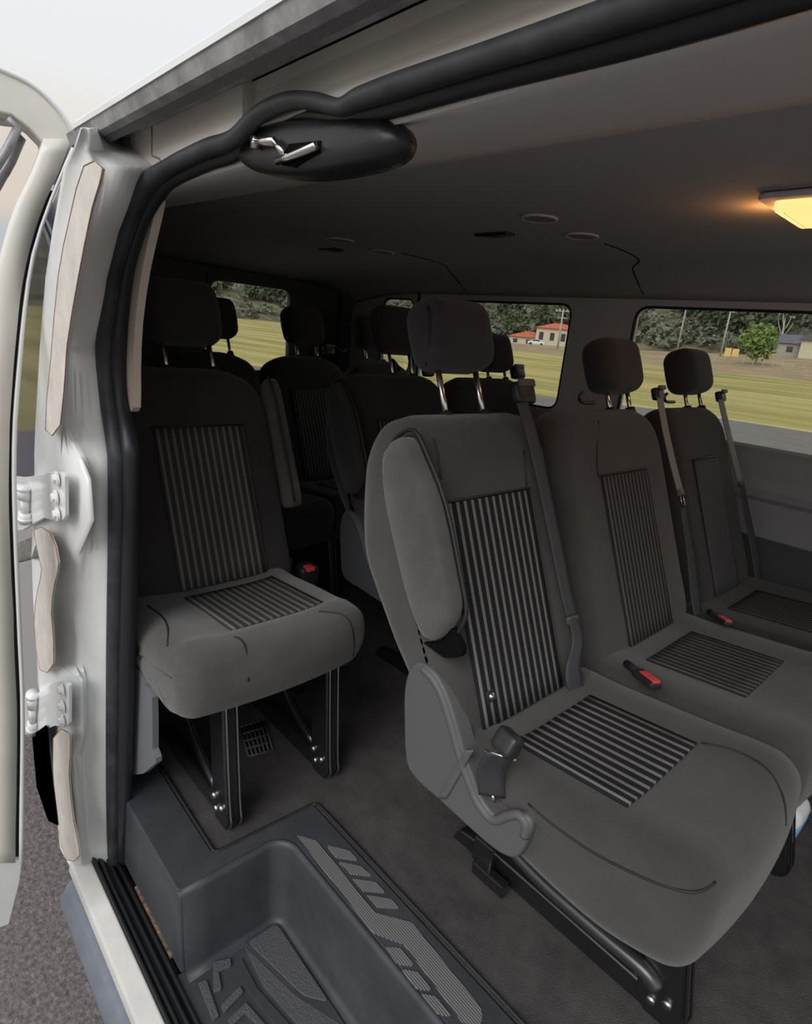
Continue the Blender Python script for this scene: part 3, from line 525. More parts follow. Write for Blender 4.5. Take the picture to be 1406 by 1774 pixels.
# hillside scrub nobody could count, then the trees one could
rnd = random.Random(3)
bm = bmesh.new()
def scrub(bm, x, y, z, rx, rz, n, leaf):
    for i in range(n):
        th = rnd.random()*6.283; rr = rnd.random()**.5
        p = Vector((x+rx*rr*math.cos(th), y+rx*rr*math.sin(th), z+rz*rnd.random()*(1-.5*rr)))
        a = Vector((rnd.gauss(0, 1), rnd.gauss(0, 1), rnd.gauss(0, 1))).normalized(); b_ = a.orthogonal().normalized(); q = a.cross(b_)
        s = leaf*(.5+rnd.random())
        bm.faces.new([bm.verts.new(p+b_*s), bm.verts.new(p+q*s), bm.verts.new(p-b_*s), bm.verts.new(p-q*s)])
for i in range(420):
    y = 152+rnd.random()**1.5*75; x = -210+rnd.random()*230
    scrub(bm, x, y, H(x, 150)+(y-150)*.36, 2.5+2*rnd.random(), 2.5+3*rnd.random(), 40, .7)
for i in range(260):
    x = -198-rnd.random()*70; y = -40+rnd.random()*190
    scrub(bm, x, y, 1+(-x-195)*.3, 2.5+2*rnd.random(), 2.5+3*rnd.random(), 34, .8)
o = link('scrub', bm, GREENS[2], None, smooth=False); o['kind'] = 'stuff'
tag(o, 'grey green scrub covering the hillside beyond the windows', 'scrub')
TL = 'dark evergreen tree standing on the hillside behind the field'
for i in range(34):
    x = -150+i*4.6+rnd.uniform(-1.5, 1.5); y = 152+rnd.random()*26
    tree('evergreen_tree', TL, x, y, H(x, 150)+(y-150)*.36-.3, 7+5*rnd.random(), 2.6+1.6*rnd.random(), rnd.choice([0, 0, 1]), group='trees on the hillside', n=170, leaf=.75)
for i in range(12):
    x = -200-rnd.random()*25; y = 60+i*7
    tree('evergreen_tree', 'dark tree at the foot of the hill seen through the rear window', x, y, .6+(-x-195)*.3, 6+4*rnd.random(), 3, rnd.choice([0, 1]), group='trees behind the rear window', n=120, leaf=.9)
for i in range(9):
    x = 121+rnd.random()*8; y = -62+i*4.5
    tree('roadside_tree', 'dark green tree mirrored in the open door window at the left edge', x, y, -.6, 6.4+2.4*rnd.random(), 2.4, rnd.choice([0, 1]), group='trees mirrored in the door window', n=260, leaf=.5, trunk=False)
tree('round_tree', 'small round bright green tree in the dry field before the grey roofed house', -34.0, 105.9, H(-34, 105.9), 6.2, 2.7, 3, n=1500, leaf=.32)
def pole(x, y, z0, z1, lab, wires=True):
    t = thing('utility_pole', lab, 'pole', (x, y, z0))
    link('shaft', tube_into(bmesh.new(), [(x, y, z0-.3), (x, y, z1)], [.20, .13], 8), WOODP, t)
    bm = bmesh.new()
    for dz, hw in ((.4, 1.5), (1.5, 1.0)): box_into(bm, (x, y, z1-dz), (hw*2, .16, .16))
    link('crossarm', bm, WOODP, t)
    for dx in (-1.4, -.7, .7, 1.4): link('insulator', tube_into(bmesh.new(), [(x+dx, y, z1-.35), (x+dx, y, z1-.05)], .07, 6), WHITE, t)
    if wires:
        bm = tube_into(bmesh.new(), [(x+.5, y, z1-2.4), (x+.5, y, z1-1.6)], .24, 10); link('transformer', bm, WHITE, t)
pole(-47, 126, 2.7, 13.2, 'wooden utility pole with transformer rising beyond the dry field, left of the green tree')
pole(-60.5, 137, 3.0, 14.0, 'pale utility pole standing before the grey hillside, seen in the front window', False)
pole(-61, 91, 1.0, 7.7, 'thin utility pole at the right edge of the middle window', False)
# leafless tree
t = thing('bare_tree', 'pale leafless tree behind the grey roofed house', 'tree', (-46, 157, 5))
bm = tube_into(bmesh.new(), [(-46, 157, 5), (-46.3, 157, 9), (-46.6, 157, 12.5)], [.35, .22, .06], 6)
for dx, z, zz in ((1.6, 8, 11.5), (-1.7, 8.5, 12.2), (1.0, 9.5, 13), (-.9, 10, 13.4)): tube_into(bm, [(-46.3, 157, z), (-46.3+dx*.6, 157, (z+zz)/2), (-46.3+dx, 157, zz)], [.16, .1, .04], 5)
link('branches', bm, mat('pale_bark', (.5, .47, .42), .9), t)
def house(lab, c, ang, w_, d_, h_, rh, wall, roof, nw=3, hip=True, name='house'):
    t = thing(name, lab, 'house', c)
    R_ = Matrix.Rotation(ang, 3, 'Z'); c = Vector(c)
    P_ = lambda x, y, z: c+R_ @ Vector((x, y, z))
    bm = bmesh.new()
    a = [P_(sx*w_/2, sy*d_/2, -1.5) for sx, sy in ((-1, -1), (1, -1), (1, 1), (-1, 1))]
    prism_into(bm, a, (0, 0, h_+1.5)); link('wall', bm, wall, t, smooth=False)
    bm = bmesh.new(); e_ = .6
    b_ = [bm.verts.new(P_(sx*(w_/2+e_), sy*(d_/2+e_), h_)) for sx, sy in ((-1, -1), (1, -1), (1, 1), (-1, 1))]
    k_ = d_/2 if hip else 0
    r1_ = bm.verts.new(P_(-w_/2+k_-(0 if hip else e_), 0, h_+rh)); r2_ = bm.verts.new(P_(w_/2-k_+(0 if hip else e_), 0, h_+rh))
    bm.faces.new((b_[0], b_[1], r2_, r1_)); bm.faces.new((b_[2], b_[3], r1_, r2_)); bm.faces.new((b_[1], b_[2], r2_)); bm.faces.new((b_[3], b_[0], r1_)); bm.faces.new(b_[::-1])
    link('roof', bm, roof, t, smooth=False)
    for i in range(nw):
        x = -w_/2+w_*(i+.5)/nw
        bm = bmesh.new(); prism_into(bm, [P_(x-.6, -d_/2-.05, h_*.3), P_(x+.6, -d_/2-.05, h_*.3), P_(x+.6, -d_/2-.05, h_*.75), P_(x-.6, -d_/2-.05, h_*.75)], tuple(R_ @ Vector((0, .1, 0))))
        link('window', bm, DARKW, t, smooth=False)
    return t
house('low cream house with hipped red tile roof in the middle window', (-109.5, 148.3, 1.1), .6, 11, 9, 2.4, 1.7, STUCCO, TILE, 3)
house('taller pale two-storey house with red tile roof beside the low one', (-101.2, 150.3, 1.8), .6, 12, 9, 4.6, 1.6, STUCCO, TILE, 4)
house('long grey roofed house behind the dry field', (-43.2, 153.5, 4.2), .3, 11, 8, 2.6, 2.0, mat('grey_siding', (.35, .33, .30), .9), SLATE, 3, False)
house('cream gabled house at the right edge of the front window', (-36.5, 151.5, 4.4), 1.5, 7, 6, 3.2, 2.6, STUCCO, SLATE, 1, False)
t = thing('roadside_sign', 'pair of small yellow panels below the transformer pole', 'sign', (-45.2, 126.4, 2.7))
bm = bmesh.new(); box_into(bm, (-45.9, 126.4, 3.5), (1.2, .1, 1.6)); box_into(bm, (-44.5, 126.4, 3.5), (1.2, .1, 1.5)); link('panel', bm, YEL, t, smooth=False)
for x in (-45.9, -44.5): link('post', tube_into(bmesh.new(), [(x, 126.5, 2.3), (x, 126.5, 3)], .06, 5), WOODP, t)
t = thing('field_fence', 'thin wire fence with short posts crossing the dry field', 'fence', (-29, 98.5, 1))
for i in range(15):
    x = -37+i*1.25; y = 97.6+(x+37)*.22; link('fence_post', tube_into(bmesh.new(), [(x, y, 0.9), (x, y, 2.3)], .05, 5), WOODP, t)
bm = bmesh.new()
for z in (1.5, 1.85, 2.2): tube_into(bm, [(-37, 97.6, z), (-19.5, 101.45, z)], .02, 4)
link('fence_wire', bm, STEEL, t)
def car(lab, x, y, z, ang, m):
    t = thing('parked_car', lab, 'car', (x, y, z)); R_ = Matrix.Rotation(ang, 3, 'Z'); c = Vector((x, y, z))
    P_ = lambda a, b_, d_: c+R_ @ Vector((a, b_, d_))
    body = [(-2.2, .35), (-2.2, .85), (-1.5, .98), (-.9, 1.42), (.7, 1.45), (1.3, 1.0), (2.1, .88), (2.2, .4), (1.8, .3), (-1.8, .3)]
    prism('body', [P_(a, -.85, b_) for a, b_ in body], tuple(R_ @ Vector((0, 1.7, 0))), m, t, bev=.06)
    gl_ = [(-1.3, 1.0), (-.85, 1.36), (.62, 1.38), (1.12, 1.0)]
    prism('side_glass', [P_(a, -.86, b_) for a, b_ in gl_], tuple(R_ @ Vector((0, 1.72, 0))), NAVY, t)
    for a in (-1.4, 1.4):
        for s_ in (-.82, .82): link('wheel', tube_into(bmesh.new(), [P_(a, s_-.1, .32), P_(a, s_+.1, .32)], .32, 16), RUB, t)
terrain('front_meadow', 24.9, 200, -70, 20.5, 12, 12, lambda x, y: -0.656, FIELD)
car('pale blue parked car mirrored in the open door window', 10.5, -4.2, -.65, 1.2, mat('pale_blue_paint', (.55, .6, .68), .3, coat=.5))
car('tiny white car parked before the red roofed houses', -96.5, 134, H(-96.5, 134), .6, WHITE)


# ------------------------------------------------------------------ van floor, step well
Z0 = 0.0
fl = bmesh.new()
# carpet: big slab with the step notch left out (pieces share one mesh)
for poly in ([(-2.62, -0.36), (-0.99, -0.36), (-0.99, 1.38), (-2.62, 1.38)],
             [(-0.99, -0.262), (-0.675, -0.268), (-0.664, -0.030), (-0.664, 1.38), (-0.99, 1.38)],
             [(-0.664, -0.030), (1.3, -0.030), (1.3, 1.38), (-0.664, 1.38)]):
    prism_into(fl, [(p[0], p[1], 0) for p in poly], (0, 0, -0.05))
struct('floor', fl, CARPET, smooth=False)
stp = thing('step_well', 'black moulded plastic step well with ribbed tread inside the open side door', 'step', (-0.4, -0.25, -0.2))
zt = 0.004
def rp_(pts, r_=0.02, n=5):
    """round the corners of a flat polygon"""
    out = []
    N = len(pts)
    for i in range(N):
        p0, p1, p2 = Vector(pts[i-1]), Vector(pts[i]), Vector(pts[(i+1) % N])
        a = (p0-p1); b_ = (p2-p1)
        rr = min(r_, a.length*.45, b_.length*.45)
        s = p1+a.normalized()*rr; e_ = p1+b_.normalized()*rr
        for j in range(n+1):
            t = j/n
            out.append((1-t)**2*s+2*t*(1-t)*p1+t*t*e_)
    return out
# section lines for top rim, upper radius, wall, lower radius, floor, swept along the L of the well
rim = [(-1.02, -0.357), (-0.616, -0.357), (-0.616, -0.134), (1.25, -0.134)]
def well_sheet():
    bm = bmesh.new()
    # outline of the open side of the well walls: box face, front of box, riser
    base = [Vector((-0.616, -0.40)), Vector((-0.616, -0.134)), Vector((1.25, -0.134))]
    # rounded inner corner
    path = [Vector((-0.616, -0.352)), Vector((-0.616, -0.30)), Vector((-0.616, -0.24)), Vector((-0.614, -0.19))]
    for k in range(7):
        a = math.pi-math.pi/2*k/6
        path.append(Vector((-0.616+0.04+0.04*math.cos(a), -0.174+0.04*math.sin(a))))
    for k in range(1, 14): path.append(Vector((-0.576+1.8*k/13, -0.134)))
    sec = []   # (inset from rim edge toward well, z)
    for k in range(5):
        a = math.pi/2*k/4; sec.append((-0.012+0.012*math.sin(a), zt-0.012+0.012*math.cos(a)))
    sec.append((0.004, -0.10)); 
    for k in range(6):
        a = math.pi/2*k/5; sec.append((0.008+0.016*(1-math.cos(a)), -0.184-0.016*math.sin(a)))
    rows = []
    for i, p in enumerate(path):
        t = (path[min(i+1, len(path)-1)]-path[max(i-1, 0)]).normalized()
        nrm = Vector((t.y, -t.x))
        rows.append([(p.x+nrm.x*d, p.y+nrm.y*d, z) for d, z in sec])
    return rows
struct_rows = well_sheet()
sheet('riser', struct_rows, STEPM, stp, thick=0.004, off=1)
bm = prism_into(bmesh.new(), [(-0.62, -0.365, -0.2), (1.25, -0.365, -0.2), (1.25, -0.12, -0.2), (-0.62, -0.12, -0.2)], (0, 0, -0.01))
link('well_floor', bm, STEPM, stp, smooth=False)
# top plates
top = bmesh.new()
prism_into(top, rp_([(-1.02, -0.357, zt), (-0.628, -0.357, zt), (-0.628, -0.20, zt), (-0.625, -0.165, zt), (-0.612, -0.138, zt), (-0.588, -0.125, zt), (-0.56, -0.122, zt), (1.25, -0.122, zt), (1.25, -0.033, zt), (-0.661, -0.033, zt), (-0.672, -0.268, zt), (-1.02, -0.262, zt)], 0.008), (0, 0, -0.03))
link('top_plate', top, STEPM, stp, smooth='auto', mods=(('bevel', 0.003, 2),))
# outboard face of the box
bm = prism_into(bmesh.new(), rp_([(-1.02, -0.358, .001), (-0.618, -0.358, .001), (-0.618, -0.358, -0.205), (-1.02, -0.358, -0.205)], .010), (0, 0.02, 0))
link('side_face', bm, STEPM, stp, smooth='auto', mods=(('bevel', 0.008, 3),))
bm = tube_into(bmesh.new(), smooth_path([(-0.99, -0.257, .004), (-0.70, -0.264, .004), (-0.672, -0.262, .004), (-0.664, -0.24, .004), (-0.657, -0.06, .004), (-0.652, -0.03, .004), (-0.62, -0.024, .004), (-0.4, -0.024, .004), (1.2, -0.024, .004)], 4), 0.0035, 6)
link('edge_groove', bm, PIPE, stp)
# ribbed tread inlays
RIB = bpy.data.materials.new('ribbed_tread'); RIB.use_nodes = True
n_ = RIB.node_tree.nodes; l_ = RIB.node_tree.links; bs = n_['Principled BSDF']; bs.inputs['Roughness'].default_value = .65
tcn = n_.new('ShaderNodeTexCoord'); wv = n_.new('ShaderNodeTexWave'); wv.bands_direction = 'Y'; wv.inputs['Scale'].default_value = 75
rm = n_.new('ShaderNodeValToRGB'); rm.color_ramp.elements[0].color = (0.06, 0.06, 0.062, 1); rm.color_ramp.elements[1].color = (0.23, 0.225, 0.22, 1)
rm.color_ramp.elements[0].position = .25; rm.color_ramp.elements[1].position = .6
l_.new(tcn.outputs['Object'], wv.inputs[0]); l_.new(wv.outputs['Fac'], rm.inputs[0]); l_.new(rm.outputs[0], bs.inputs['Base Color'])
for q in D['tread']:
    prism('tread_pad', rp_([(p[0], p[1], zt) for p in q], 0.006, 3), (0, 0, 0.002), RIB, stp)
# raised mat relief on the well floor
def flat(poly, z, h, m, nm='floor_relief', r_=.006, bev=.002):
    prism(nm, rp_([(p[0], p[1], z) for p in poly], r_, 3), (0, 0, h), m, stp, bev=bev, segs=2)
flat([(-0.596, -0.155), (-0.30, -0.163), (-0.352, -0.205), (-0.60, -0.235)], -0.2, .005, STEPM, r_=.014)
STEPR = mat('relief_plastic', (0.085, 0.085, 0.09), 0.6, bump=0.6, bscale=250)
flat([(-0.590, -0.160), (-0.39, -0.163), (-0.43, -0.195), (-0.592, -0.228)], -0.195, .003, STEPR, r_=.012)
flat([(-0.588, -0.236), (-0.44, -0.206), (-0.34, -0.166), (-0.25, -0.166), (-0.36, -0.225), (-0.50, -0.245)], -0.2, .006, STEPR)
flat([(-0.575, -0.252), (-0.50, -0.256), (-0.37, -0.235), (-0.30, -0.235), (-0.30, -0.25), (-0.42, -0.262), (-0.53, -0.275)], -0.2, .004, STEPM)
for q in ([(-0.60, -0.30), (-0.585, -0.27), (-0.57, -0.275), (-0.575, -0.30), (-0.54, -0.31), (-0.545, -0.325)],
          [(-0.575, -0.325), (-0.50, -0.335), (-0.50, -0.347), (-0.58, -0.34)],
          [(-0.525, -0.28), (-0.51, -0.28), (-0.50, -0.325), (-0.515, -0.325)],
          [(-0.49, -0.285), (-0.43, -0.275), (-0.43, -0.285), (-0.475, -0.295), (-0.47, -0.325), (-0.485, -0.325)],
          [(-0.45, -0.30), (-0.39, -0.29), (-0.37, -0.33), (-0.385, -0.335), (-0.40, -0.303), (-0.45, -0.312)]):
    flat(q, -0.2, .005, STEPR, r_=.003, bev=.0015)

# sill, skirt and lower body
sillp = thing('sill', '', '', (0, 0, 0)) if False else None
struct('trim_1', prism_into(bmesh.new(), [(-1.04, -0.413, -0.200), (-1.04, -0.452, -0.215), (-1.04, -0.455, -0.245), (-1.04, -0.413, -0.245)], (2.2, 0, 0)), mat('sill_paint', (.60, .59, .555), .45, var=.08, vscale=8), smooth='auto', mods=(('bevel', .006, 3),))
bm = bmesh.new()
prism_into(bm, [(-1.04, -0.360, -0.200), (-1.04, -0.414, -0.206), (-1.04, -0.414, -0.235), (-1.04, -0.360, -0.235)], (2.2, 0, 0))
for y, z in ((-0.370, -0.197), (-0.384, -0.198), (-0.398, -0.200), (-0.409, -0.200)):
    tube_into(bm, [(-1.0, y, z), (1.2, y, z)], 0.0045, 6)
struct('trim_2', bm, RUB)
struct('trim_3', prism_into(bmesh.new(), [(-0.86, -0.356, -0.20), (-0.86, -0.363, -0.20), (-0.86, -0.363, -0.193), (-0.86, -0.356, -0.193)], (0.20, 0, 0)), mat('rusty_sill', (.17, .115, .08), .95, var=.6, vscale=90), smooth=False)
struct('trim_4', prism_into(bmesh.new(), [(-1.03, -0.440, -0.252), (-1.03, -0.462, -0.262), (-1.03, -0.480, -0.30), (-1.03, -0.476, -0.345), (-1.03, -0.440, -0.345)], (2.3, 0, 0)), SKIRT, smooth='auto', mods=(('bevel', .008, 3),))
struct('wall_underbody', prism_into(bmesh.new(), [(-2.7, -0.40, -0.24), (-2.7, 1.40, -0.24), (-2.7, 1.40, -0.06), (-2.7, 0.0, -0.06), (-2.7, 0.0, -0.22), (-2.7, -0.40, -0.22)], (4.0, 0, 0)), BLACK, smooth=False)

# ------------------------------------------------------------------ body side pillar (white), rubber seal
rows = D['pillar']
sheet('wall_right_pillar', [smooth_path(r_, 3) for r_ in rows], PAINT, thick=0.002, tagf=struct, off=0)
# smooth the rows between stations
def seal_obj(name, key, m):
    pts = [p for p, _ in D[key]]; rs = [q for _, q in D[key]]
    P = smooth_path(pts, 5); R_ = []
    for i in range(len(P)):
        t = i/5; a = min(int(t), len(rs)-2); R_.append(rs[a]*(1-(t-a))+rs[a+1]*(t-a))
    return tube_into(bmesh.new(), P, R_, 12), P, R_
ds = thing('door_seal', 'thick black rubber weatherstrip around the side door opening', 'door seal', (-0.4, -0.37, -0.22))
b1, P1, R1 = seal_obj('outer_lip', 'seal1', RUBW); link('outer_lip', b1, RUBW, ds)
b2, P2, R2 = seal_obj('inner_lip', 'seal2', RUB); link('inner_lip', b2, RUB, ds)
bm = bmesh.new()
V = [(bm.verts.new(a+Vector((0, .004, 0))), bm.verts.new(c+Vector((0, .004, 0)))) for a, c in zip(P1, P2)]
for A, B in zip(V, V[1:]): bm.faces.new((A[0], A[1], B[1], B[0]))
link('seal_web', bm, RUB, ds, mods=(('solid', .006, 0),))
# seam sealer strips on the hinge flange
for q in D['strips']:
    o = prism('trim_5', smooth_path(q, 2, True), (0, -0.003, 0), SEALER, tagf=struct, bev=.001, segs=2)
    bm = tube_into(bmesh.new(), smooth_path([Vector(p)+Vector((0, -.003, 0)) for p in q], 2, True), 0.0008, 5, closed=True)
    struct('trim_6', bm, RUST)
# recessed flange behind the door gap: dark window glass and white body side coloured grey for its shade
struct('wall_right', prism_into(bmesh.new(), [(-1.06, -0.385, 0.66), (-2.7, -0.385, 0.66), (-2.7, -0.390, -0.24), (-1.12, -0.390, -0.24)], (0, 0.03, 0)), mat('shade_toned_body_paint', (.30, .30, .29), .6), smooth=False)
struct('window_4', prism_into(bmesh.new(), D['navy'], (0, 0.008, 0)), NAVY, smooth=False)
# inner lining of that wall
struct('wall_right_lining', prism_into(bmesh.new(), [(-0.93, -0.335, 1.24), (-2.6, -0.335, 1.24), (-2.6, -0.345, 0), (-0.96, -0.345, 0)], (0, 0.01, 0)), WALLD, smooth=False)
# beige pillar trim seen just inside the seal
struct('trim_7', prism_into(bmesh.new(), smooth_path(D['btrim'], 2, True), (0.0, 0.012, 0.0)), BEIGE, smooth=False)
struct('trim_8', prism_into(bmesh.new(), smooth_path(D['gtrim'], 2, True), (0.0, 0.012, 0.0)), mat('kick_trim', (.155, .16, .175), .6), smooth=False)

# ------------------------------------------------------------------ roof edge, gutter, door track, headliner
XR0, XR1 = -0.90, 1.4
extrude_x('roof', [(-0.419, 1.283), (-0.4225, 1.279), (-0.4225, 1.2725), (-0.405, 1.275), (-0.30, 1.38), (0.1, 1.42), (1.0, 1.42), (1.36, 1.36), (1.42, 1.26), (1.40, 1.25), (1.34, 1.33), (1.0, 1.39), (0.1, 1.39), (-0.28, 1.35), (-0.40, 1.285)], -0.76, XR1, PAINT, closed=True)
extrude_x('roof_rear', [(-0.37, 1.22), (-0.37, 1.29), (-0.28, 1.38), (0.1, 1.42), (1.0, 1.42), (1.36, 1.36), (1.42, 1.26), (1.40, 1.25), (1.34, 1.33), (1.0, 1.39), (0.1, 1.39), (-0.28, 1.35), (-0.35, 1.28), (-0.35, 1.22)], -2.75, -0.76, PAINT, closed=True)
tr = thing('door_track', 'grimy grey metal upper door track and drip rail under the roof edge', 'track', (0, -0.41, 1.26))
extrude_x('track_rail', [(-0.421, 1.273), (-0.412, 1.281), (-0.400, 1.283), (-0.384, 1.283), (-0.384, 1.277), (-0.398, 1.274), (-0.409, 1.268), (-0.412, 1.262), (-0.404, 1.258), (-0.392, 1.272), (-0.388, 1.272), (-0.400, 1.254), (-0.416, 1.259)], -0.80, XR1, GALV, tr, closed=True, tagf=link)
extrude_x('track_lip', [(-0.407, 1.2545), (-0.398, 1.262), (-0.392, 1.262), (-0.400, 1.251)], -0.80, XR1, PLAS, tr, closed=True, tagf=link)
for x in (-0.20, -0.02, 0.1):
    link('rail_clip', box_into(bmesh.new(), (x, -0.412, 1.2665), (0.016, 0.006, 0.008)), BLKM, tr)
bm = tube_into(bmesh.new(), smooth_path([(-0.80, -0.385, 1.262), (-0.77, -0.378, 1.258), (-0.75, -0.385, 1.250), (-0.72, -0.375, 1.254), (-0.70, -0.372, 1.262)], 4), 0.006, 8)
box_into(bm, (-0.72, -0.372, 1.262), (0.05, 0.012, 0.02))
link('end_bracket', bm, PLAS, tr)
extrude_x('trim_9', [(-0.392, 1.262), (-0.372, 1.272), (-0.360, 1.283), (-0.352, 1.281), (-0.356, 1.276), (-0.372, 1.266)], -0.86, XR1, GALV, closed=True)
extrude_x('wall_right_header', [(-0.360, 1.282), (-0.357, 1.262), (-0.360, 1.242), (-0.366, 1.228), (-0.350, 1.224), (-0.335, 1.227), (-0.335, 1.285)], -0.93, XR1, PAINT_C, closed=True)
bm = tube_into(bmesh.new(), [(-0.86, -0.358, 1.2745), (XR1, -0.358, 1.2745)], 0.0022, 5)
struct('trim_10', bm, BLACK)
# painted upper corner where header and pillar meet
struct('wall_right_corner', prism_into(bmesh.new(), [(p[0], -0.370, p[2]) for p in D['corner']], (0, 0.02, 0)), PAINT_C, smooth=False)
bm = tube_into(bmesh.new(), D['seam1'], 0.0013, 5)
struct('trim_11', bm, RUST)
# header trim (lighter) and headliner
TR = lambda x: 0.10+0.055*(x+0.6)
gx = [-2.6+4.0*i/20 for i in range(21)]
sheet('trim_12', [[(x, -0.352+(TR(x)+0.352)*t, 1.206+0.129*t+0.012*math.sin(math.pi*t)) for t in [j/8 for j in range(9)]] for x in gx], TRIMG, thick=0.006, tagf=struct, off=0)
def ceil_z(y):
    if y < 0.35: return 1.336
    return 1.336-0.012*((y-0.35)/0.8)**2 if y < 1.15 else 1.336-0.012-(y-1.15)**2*1.6
cy = [0.03, 0.1, 0.2, 0.35, 0.5, 0.65, 0.8, 0.95, 1.1, 1.15, 1.2, 1.25, 1.3, 1.35, 1.385]
def cxz(x, y):
    z = ceil_z(y)
    if x < -2.0: z -= (x+2.0)**2*0.28
    return z+(0.002 if False else 0)
sheet('ceiling', [[(x, y+(TR(x)-.08 if j == 0 else 0)*0, cxz(x, y)) for j, y in enumerate(cy)] for x in gx], HEADL, thick=0.008, tagf=struct, off=1)
for x in (-0.80, -1.62):
    bm = tube_into(bmesh.new(), smooth_path([(x+.10, .86, cxz(x, .86)), (x+0.10, 1.0, cxz(x, 1.0)-.0005), (x+0.07, 1.12, cxz(x, 1.12)), (x+.0, 1.22, cxz(x, 1.22)), (x-.02, 1.32, cxz(x, 1.32)), (x-.02, 1.36, cxz(x, 1.36))], 4), 0.0022, 6)
    struct('trim_13', bm, BLACK)
for c in D['vents']:
    t = thing('ceiling_vent', 'dark slot vent in the headliner, %s' % ('nearer the door beside two round speakers' if c[0] > -1.3 else 'farther toward the rear'), 'vent', (c[0], c[1], 1.32), 'ceiling vents')
    rbox('vent_frame', (c[0], c[1], 1.333), (0.060, 0.020, 0.006), 0.005, PLAS_B, t)
    bm = bmesh.new()
    for j in range(3): box_into(bm, (c[0], c[1]-.010+.010*j, 1.327), (0.10, 0.003, 0.004))
    link('slat', bm, BLKM, t)
sl = ['round headliner speaker grille nearest the door, behind the front vent', 'round headliner speaker grille to the right of the front vent', 'round headliner speaker grille beside the rear vent, left one', 'round headliner speaker grille beside the rear vent, right one']
for (c, rr), lb in zip(D['rings'], sl):
    t = thing('ceiling_speaker', lb, 'speaker', (c[0], c[1], 1.32), 'ceiling speakers')
    z = cxz(c[0], c[1])
    tube('rim', [(c[0]+rr*math.cos(a*math.pi/12), c[1]+rr*math.sin(a*math.pi/12), z-.001) for a in range(24)], 0.0038, TRIMG, t, 6, True)
    bm = bmesh.new(); bmesh.ops.create_cone(bm, cap_ends=True, segments=24, radius1=rr*.93, radius2=rr*.93, depth=.003); bmesh.ops.translate(bm, verts=bm.verts, vec=(c[0], c[1], z-.002))
    link('grille', bm, FAB, t, smooth=False)
# dome lamp
LAMPE = mat('lit_lens', (1.0, 0.6, 0.25), 0.5, emis=(1.0, 0.47, 0.17), es=1.7)
lc = D['lamp']
lx, ly = -0.135, 0.60
dl = thing('dome_lamp', 'glowing orange rectangular dome lamp in the headliner', 'lamp', (lx, ly, 1.31))
prism('bezel', rp_([(-0.205, 0.495, 1.334), (-0.05, 0.495, 1.334), (-0.05, 0.70, 1.334), (-0.205, 0.70, 1.334)], .02), (0, 0, -.010), TRIMG, dl, bev=.004)
bmx = rbox('lens', (-0.125, 0.60, 1.318), (0.058, 0.082, 0.013), 0.012, LAMPE, dl)
prism('lens_rib', [(-0.165, .53, 1.306), (-0.163, .53, 1.306), (-0.163, .67, 1.306), (-0.165, .67, 1.306)], (0, 0, -.001), CHROME, dl)
ld = bpy.data.lights.new('dome_lamp_light', 'AREA'); ld.energy = 0.15; ld.color = (1, .55, .22); ld.shape = 'RECTANGLE'; ld.size = .11; ld.size_y = .16
lo = bpy.data.objects.new('dome_lamp_light', ld); COL.objects.link(lo); lo.location = (-0.125, .60, 1.298)
ld2 = bpy.data.lights.new('dome_lamp_glow', 'POINT'); ld2.energy = 0.22; ld2.color = (1, .42, .12); ld2.shadow_soft_size = .02
lo2 = bpy.data.objects.new('dome_lamp_glow', ld2); COL.objects.link(lo2); lo2.location = (-0.215, .60, 1.300)

# latch housing and striker
pod = thing('latch_housing', 'black plastic latch housing with chrome striker under the door header', 'latch', (-0.41, -0.28, 1.2))
pp = smooth_path(D['pod'], 3, True)
cen = sum(pp, Vector())/len(pp)
bm = bmesh.new(); prev = None; ringsv = []
for s_, dy in ((0.97, 0.022), (1.0, 0.012), (1.0, 0.004), (0.96, -0.003), (0.88, -0.009), (0.72, -0.013), (0.4, -0.015)):
    ringsv.append([bm.verts.new((cen.x+(p.x-cen.x)*s_, p.y+dy, cen.z+(p.z-cen.z)*s_+0.004)) for p in pp])
for A, B in zip(ringsv, ringsv[1:]):
    for i in range(len(A)): bm.faces.new((A[i], A[(i+1) % len(A)], B[(i+1) % len(A)], B[i]))
bm.faces.new(ringsv[-1]); bm.faces.new(ringsv[0])
link('housing', bm, PLAS_B, pod)
lt = D['latch']
L_ = [Vector(p) for p in lt]
link('striker_recess', prism_into(bmesh.new(), [L_[2].lerp(L_[1], .3)+Vector((0, .004, .002)), L_[3]+Vector((0, .004, .001)), L_[4]+Vector((0, .004, 0)), L_[5]+Vector((0, .004, -.002)), L_[6]+Vector((-.004, .004, -.001))], (0, .01, 0)), BLACK, pod, smooth=False)
bm = bmesh.new()
tube_into(bm, [L_[0].lerp(L_[8], .4), L_[1].lerp(L_[7], .3)], .0042, 8)
tube_into(bm, [L_[1].lerp(L_[7], .3), L_[2].lerp(L_[6], .4)], .0032, 8)
tube_into(bm, [L_[6], L_[5].lerp(L_[2], .4), L_[4].lerp(L_[3], .5)], .0036, 8)
box_into(bm, L_[8]+Vector((.002, 0, .002)), (.006, .008, .010))
link('striker', bm, CHROME, pod)

